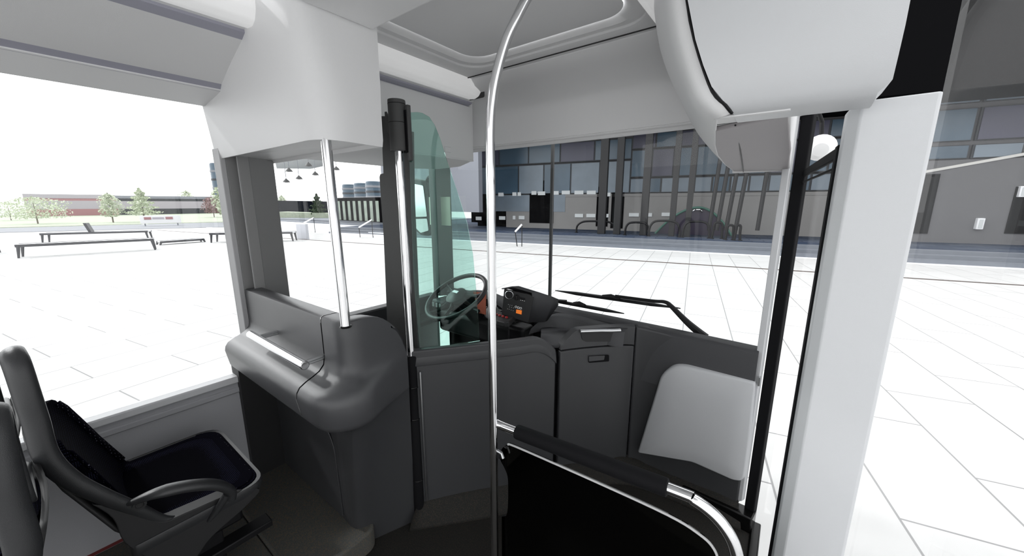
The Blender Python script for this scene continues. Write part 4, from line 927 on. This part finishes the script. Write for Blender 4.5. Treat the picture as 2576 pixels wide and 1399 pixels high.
# ---- trees
M['leafp'] = mat('haze_paled_leaves', (.55, .60, .46), .8, noise=.35, nscale=2.5)  # haze and overexposure of the distance are put into this pale leaf colour
M['leafd'] = mat('dark_leaves', (.035, .06, .028), .8, noise=.5, nscale=2.5)
M['leafr'] = mat('reddish_leaves', (.30, .20, .20), .8, noise=.3, nscale=2.5)
M['bark'] = mat('bark', (.16, .13, .11), .9)
def tree(u, vb, vt, wpx, dist, m, label, cone=False, group=None):
    base_ = dirp(u, vb, dist); base_.z = GZ; top = dirp(u, vt, dist).z; hgt = top-GZ; r = wpx/930*dist*.5
    t = thing('tree', label, 'tree', base_, random.random()*3, group)
    rnd = random.Random(int(u*7+vt)); q = MB(); z0 = hgt*.22
    nl = 1500
    for i in range(nl):
        a = rnd.random()*2*PI; tt_ = rnd.random(); zz = lin(z0, hgt, tt_)
        if cone: rr_ = r*(1-tt_)**.8*(.45+.55*math.sin(tt_*17)**2)
        else: rr_ = r*math.sqrt(max(0, 1-(2*tt_-.85)**2*.85))*(.8+.25*math.sin(a*3+tt_*7))
        rad = rr_*math.sqrt(rnd.random()); c_ = Vector((rad*math.cos(a), rad*math.sin(a), zz)); sz = hgt*.028*(.6+rnd.random())
        e1_ = Vector((rnd.uniform(-1, 1), rnd.uniform(-1, 1), rnd.uniform(-1, 1))).normalized(); e2_ = e1_.orthogonal().normalized()
        q.add([c_-e1_*sz, c_-e2_*sz*.6, c_+e1_*sz, c_+e2_*sz*.6], [(0, 1, 2, 3)])
    me = q
    me.build('crown', m, t, smooth=0)
    MB().tube([(0, 0, 0), (0.02, 0, hgt*.5), (0, 0, hgt*.85)], hgt*.02, 8, radii=[hgt*.022, hgt*.015, hgt*.005]).build('trunk', 'bark', t)
gp = 'haze-paled trees in front of the low buildings'
tree(95, 560, 495, 95, 60, 'leafp', 'broad pale tree farthest left on the lawn', group=gp)
tree(30, 560, 508, 80, 75, 'leafp', 'pale low tree at the left picture edge', group=gp)
tree(282, 545, 486, 34, 58, 'leafp', 'small narrow pale tree in front of the low building', group=gp)
tree(362, 545, 474, 60, 58, 'leafp', 'tallest pale tree in the middle of the lawn', cone=True, group=gp)
tree(478, 545, 480, 30, 110, 'leafp', 'far tree rising behind the low building roof', group=gp)
tree(575, 560, 462, 46, 50, 'leafp', 'pale tree just left of the ribbed pillar', group=gp)
tree(540, 552, 495, 40, 70, 'leafr', 'reddish shrub-like tree left of the ribbed pillar')
tree(714, 545, 492, 24, 60, 'leafp', 'small light green tree just right of the ribbed pillar')
tree(803, 560, 488, 48, 48, 'leafd', 'dark green tree left of the console pole', cone=True)
# hedge and dark low building seen through cab window
p0 = dirp(700, 540, 58); p1 = dirp(860, 540, 58)
q = tag(MB().prism([(p0.x, p0.y, 0), (p1.x, p1.y, 0), (p1.x, p1.y, 1.75), (p0.x, p0.y, 1.9)], (-2, 3, 0)).build('low_dark_building', mat('dark_blue_wall', (.006, .008, .012), .9, spec=.05), smooth=0), 'low dark building behind the trees, seen in the cab window', 'building')
p0 = dirp(700, 548, 50); p1 = dirp(830, 552, 46)
t = tag(MB().prism([(p0.x, p0.y, GZ), (p1.x, p1.y, GZ), (p1.x, p1.y, GZ+.95), (p0.x, p0.y, GZ+1.1)], (-1, 1.5, 0)).build('hedge', M['grass'].copy(), smooth=0), 'clipped green hedge beyond the steps', 'hedge')
# terraces of pale steps on the left (continuing the steps)
ls_ = thing('pale_steps', 'long flight of pale shallow steps seen in the cab window', 'steps', (0, 0, GZ))
def gp_(u, v, z=GZ): return at(u, v, z=z)
for i, v in enumerate((596, 588, 580, 572, 566)):
    z = GZ+.001+.09*i; a = at(690, v-22+2*i, z=z); b = at(985, v+6-2*i, z=z); d_ = (b-a).normalized(); nn = Vector((-d_.y, d_.x, 0))
    a2 = a-d_*4; MB().prism([(a2.x, a2.y, 0), (b.x, b.y, 0), (b.x+nn.x*12, b.y+nn.y*12, 0), (a2.x+nn.x*12, a2.y+nn.y*12, 0)], (0, 0, .09*(i+1))).build('step', 'whitew' if i < 3 else 'step', ls_)
# low long buildings beyond the lawn
lb = thing('long_low_building', 'long low building with reddish and slate bands beyond the lawn', 'building', (0, 0, GZ))
pa = dirp(70, 545, 95); pb_ = dirp(300, 545, 95); pc = dirp(575, 550, 100)
M['slate'] = mat('slate_band', (.24, .25, .29), .7); M['redb'] = mat('red_band', (.36, .17, .18), .7); M['mauv'] = mat('mauve_band', (.42, .39, .43), .7)  # red and grey bands of the building, paled to put distance haze in
def band(a, b, v0, v1, m, name, u):
    z1 = dirp(u, v0, math.hypot(a.x, a.y)).z-GZ; z0 = dirp(u, v1, math.hypot(a.x, a.y)).z-GZ
    wallquad(Vector((a.x, a.y, 0)), Vector((b.x, b.y, 0)), z0, z1, 1., m, name, lb)
band(pa, pb_, 489, 500, 'mauv', 'roof_fascia', 180); band(pa, pb_, 499, 505, 'redb', 'upper_band', 180); band(pa, pb_, 505, 526, 'mauv', 'middle_band', 180); band(pa, pb_, 526, 548, 'redb', 'lower_band', 180)
band(pb_, pc, 492, 500, 'slate', 'roof_fascia', 300); band(pb_, pc, 499, 506, 'mull', 'upper_band', 300); band(pb_, pc, 506, 526, 'mauv', 'middle_band', 300); band(pb_, pc, 526, 545, 'mull', 'lower_band', 300)
# lawn and road
la = [at(u, v, z=GZ+.03) for u, v in ((-200, 578), (575, 558), (640, 553), (640, 536), (575, 536), (-200, 545))]
q = MB().prism([(p.x, p.y, GZ) for p in la], (0, 0, .05)).build('lawn', 'grass', smooth=0); tag(q, 'pale green lawn strip beyond the road', 'lawn')
rd = [at(u, v, z=GZ+.03) for u, v in ((-200, 590), (300, 577), (600, 570), (600, 560), (575, 559), (-200, 579))]
q = MB().prism([(p.x, p.y, GZ) for p in rd], (0, 0, .03)).build('road', 'asph', smooth=0); tag(q, 'grey road strip between plaza and lawn', 'road')
# banner on the lawn
a = at(352, 553, z=GZ+.6); b = at(455, 551, z=GZ+.6); bn = thing('lawn_banner', 'white banner board with two red ends on the lawn', 'banner', a); dd = b-a; L = dd.length; d_ = dd.normalized(); nn = Vector((-d_.y, d_.x, 0))*.05
def bq(t0, t1, z0, z1, off, m, n_): MB().prism([d_*L*t0+nn*off+Vector((0, 0, z0)), d_*L*t1+nn*off+Vector((0, 0, z0)), d_*L*t1+nn*off+Vector((0, 0, z1)), d_*L*t0+nn*off+Vector((0, 0, z1))], nn).build(n_, m, bn, smooth=0)
bq(0, 1, -.35, .35, 0, 'whitepaint', 'board'); bq(.10, .27, .0, .22, -.6, 'redb', 'red_field'); bq(.62, .80, .0, .22, -.6, 'redb', 'red_field'); bq(.30, .58, .03, .2, -.6, 'mauv', 'grey_field')
for s_ in (.1, .9): MB().tube([d_*L*s_+Vector((0, 0, -.35)), d_*L*s_+Vector((0, 0, -.62))], .05, 8).build('post', 'asph', bn)
# white box sign by the steps
a = at(748, 602, z=GZ); t = thing('information_stele', 'white upright stele standing on the plaza', 'stele', a); ww = (at(772, 603, z=GZ)-a); ww.z = 0
h1 = at(745, 564, p=(tuple(a.xy), tuple((a+ww).xy))).z-GZ
MB().prism([(0, 0, 0), tuple(ww), (ww.x, ww.y, h1), (0, 0, h1)], Vector((-ww.y, ww.x, 0))*.25).build('body', mat('stele_grey', (.50, .51, .55), .6), t, bevel=.01)
MB().prism([(0, 0, h1), tuple(ww+Vector((0, 0, h1))), (ww.x, ww.y, h1+.03), (0, 0, h1+.03)], Vector((-ww.y, ww.x, 0))*.27).build('cap', 'whitepaint', t)
# benches
M['bench'] = mat('bench_metal', (.035, .035, .042), .5)
def bench(p0, p1, label, group, hb=.45, dep=.55, table=False, back=None):
    a = at(*p0, z=GZ); b = at(*p1, z=GZ); t = thing('plaza_bench', label, 'bench', a, 0, group); d_ = (b-a); L = d_.length; d_.normalize(); nn = Vector((-d_.y, d_.x, 0))
    q = MB(); q.prism([nn*0, d_*L, d_*L+nn*dep, nn*dep], (0, 0, .06)); q.v = [(v[0], v[1], v[2]+hb-.06) for v in q.v]; q.build('seat', 'whitew', t, bevel=.01)
    for o_ in (0, dep-.05):
        q = MB(); q.prism([nn*(o_-.02), d_*L+nn*(o_-.02), d_*L+nn*(o_+.07), nn*(o_+.07)], (0, 0, .10)); q.v = [(v[0], v[1], v[2]+hb-.085) for v in q.v]; q.build('edge_rail', 'bench', t)
    for k_ in (0.02, .98):
        c_ = d_*L*k_; MB().tube([c_+Vector((0, 0, hb-.04)), c_+nn*dep+Vector((0, 0, hb-.04))], .035, 6).build('end_bar', 'bench', t)
        for o_ in (0.02, dep-.02): MB().tube([c_+nn*o_+Vector((0, 0, hb-.02)), c_+nn*o_+d_*(.06 if k_ > .5 else -.06)], .04, 6, radii=[.06, .035]).build('leg', 'bench', t)
    if back:
        c_ = d_*L*back; MB().prism([c_+nn*dep*.2+Vector((0, 0, hb)), c_+nn*dep*.8+Vector((0, 0, hb)), c_+nn*dep*.8+Vector((0, 0, hb+.5))-d_*.15, c_+nn*dep*.2+Vector((0, 0, hb+.5))-d_*.15], d_*.12).build('back_block', 'bench', t, bevel=.01)
    return t
gb = 'dark framed plaza benches'
bench((45, 650), (392, 629), 'longest dark framed bench, nearest on the plaza at left', gb, .5, .6)
bench((105, 612), (375, 603), 'dark framed bench just behind the longest one', gb, .5, .6, back=.42)
bench((530, 611), (738, 607), 'dark framed bench crossing behind the ribbed pillar', gb, .5, .6, back=.25)
bench((405, 617), (515, 609), 'thin low bench between the other benches', gb, .18, .5)
bench((-260, 655), (-10, 640), 'dark bench cut off by the left edge', gb, .6, .9)

# ================================================================== LIGHT
w = bpy.data.worlds.new('World'); sc.world = w; w.use_nodes = True; nt = w.node_tree; bg = nt.nodes['Background']
tc = nt.nodes.new('ShaderNodeTexCoord'); sx = nt.nodes.new('ShaderNodeSeparateXYZ'); nt.links.new(tc.outputs['Generated'], sx.inputs[0])
mr = nt.nodes.new('ShaderNodeMapRange'); mr.inputs['From Min'].default_value = -1; mr.inputs['From Max'].default_value = 1; mr.inputs['To Min'].default_value = 2.0; mr.inputs['To Max'].default_value = .85
nt.links.new(sx.outputs['X'], mr.inputs['Value']); nt.links.new(mr.outputs['Result'], bg.inputs['Strength']); bg.inputs['Color'].default_value = (.98, .99, 1, 1)
sun = bpy.data.lights.new('Sun', 'SUN'); sun.energy = 1.0; sun.angle = math.radians(4); so = bpy.data.objects.new('Sun', sun); COL.objects.link(so)
so.rotation_euler = Vector((.80, .30, -.62)).to_track_quat('-Z', 'Y').to_euler()
# ================================================================== CAMERA
cam = bpy.data.cameras.new('Camera'); co = bpy.data.objects.new('Camera', cam); COL.objects.link(co)
cam.sensor_width = 36; cam.lens = FPX*36/2576; cam.clip_start = .02; cam.clip_end = 600
co.location = (0, 0, H); co.rotation_euler = (PI/2-TH, 0, PS); sc.camera = co
sc.view_settings.view_transform = 'Standard'; sc.view_settings.look = 'None'; sc.view_settings.exposure = 0.72; sc.view_settings.gamma = 1
sc.cycles.use_denoising = True; sc.cycles.max_bounces = 10; sc.cycles.transparent_max_bounces = 16; sc.cycles.diffuse_bounces = 6; sc.cycles.caustics_reflective = False
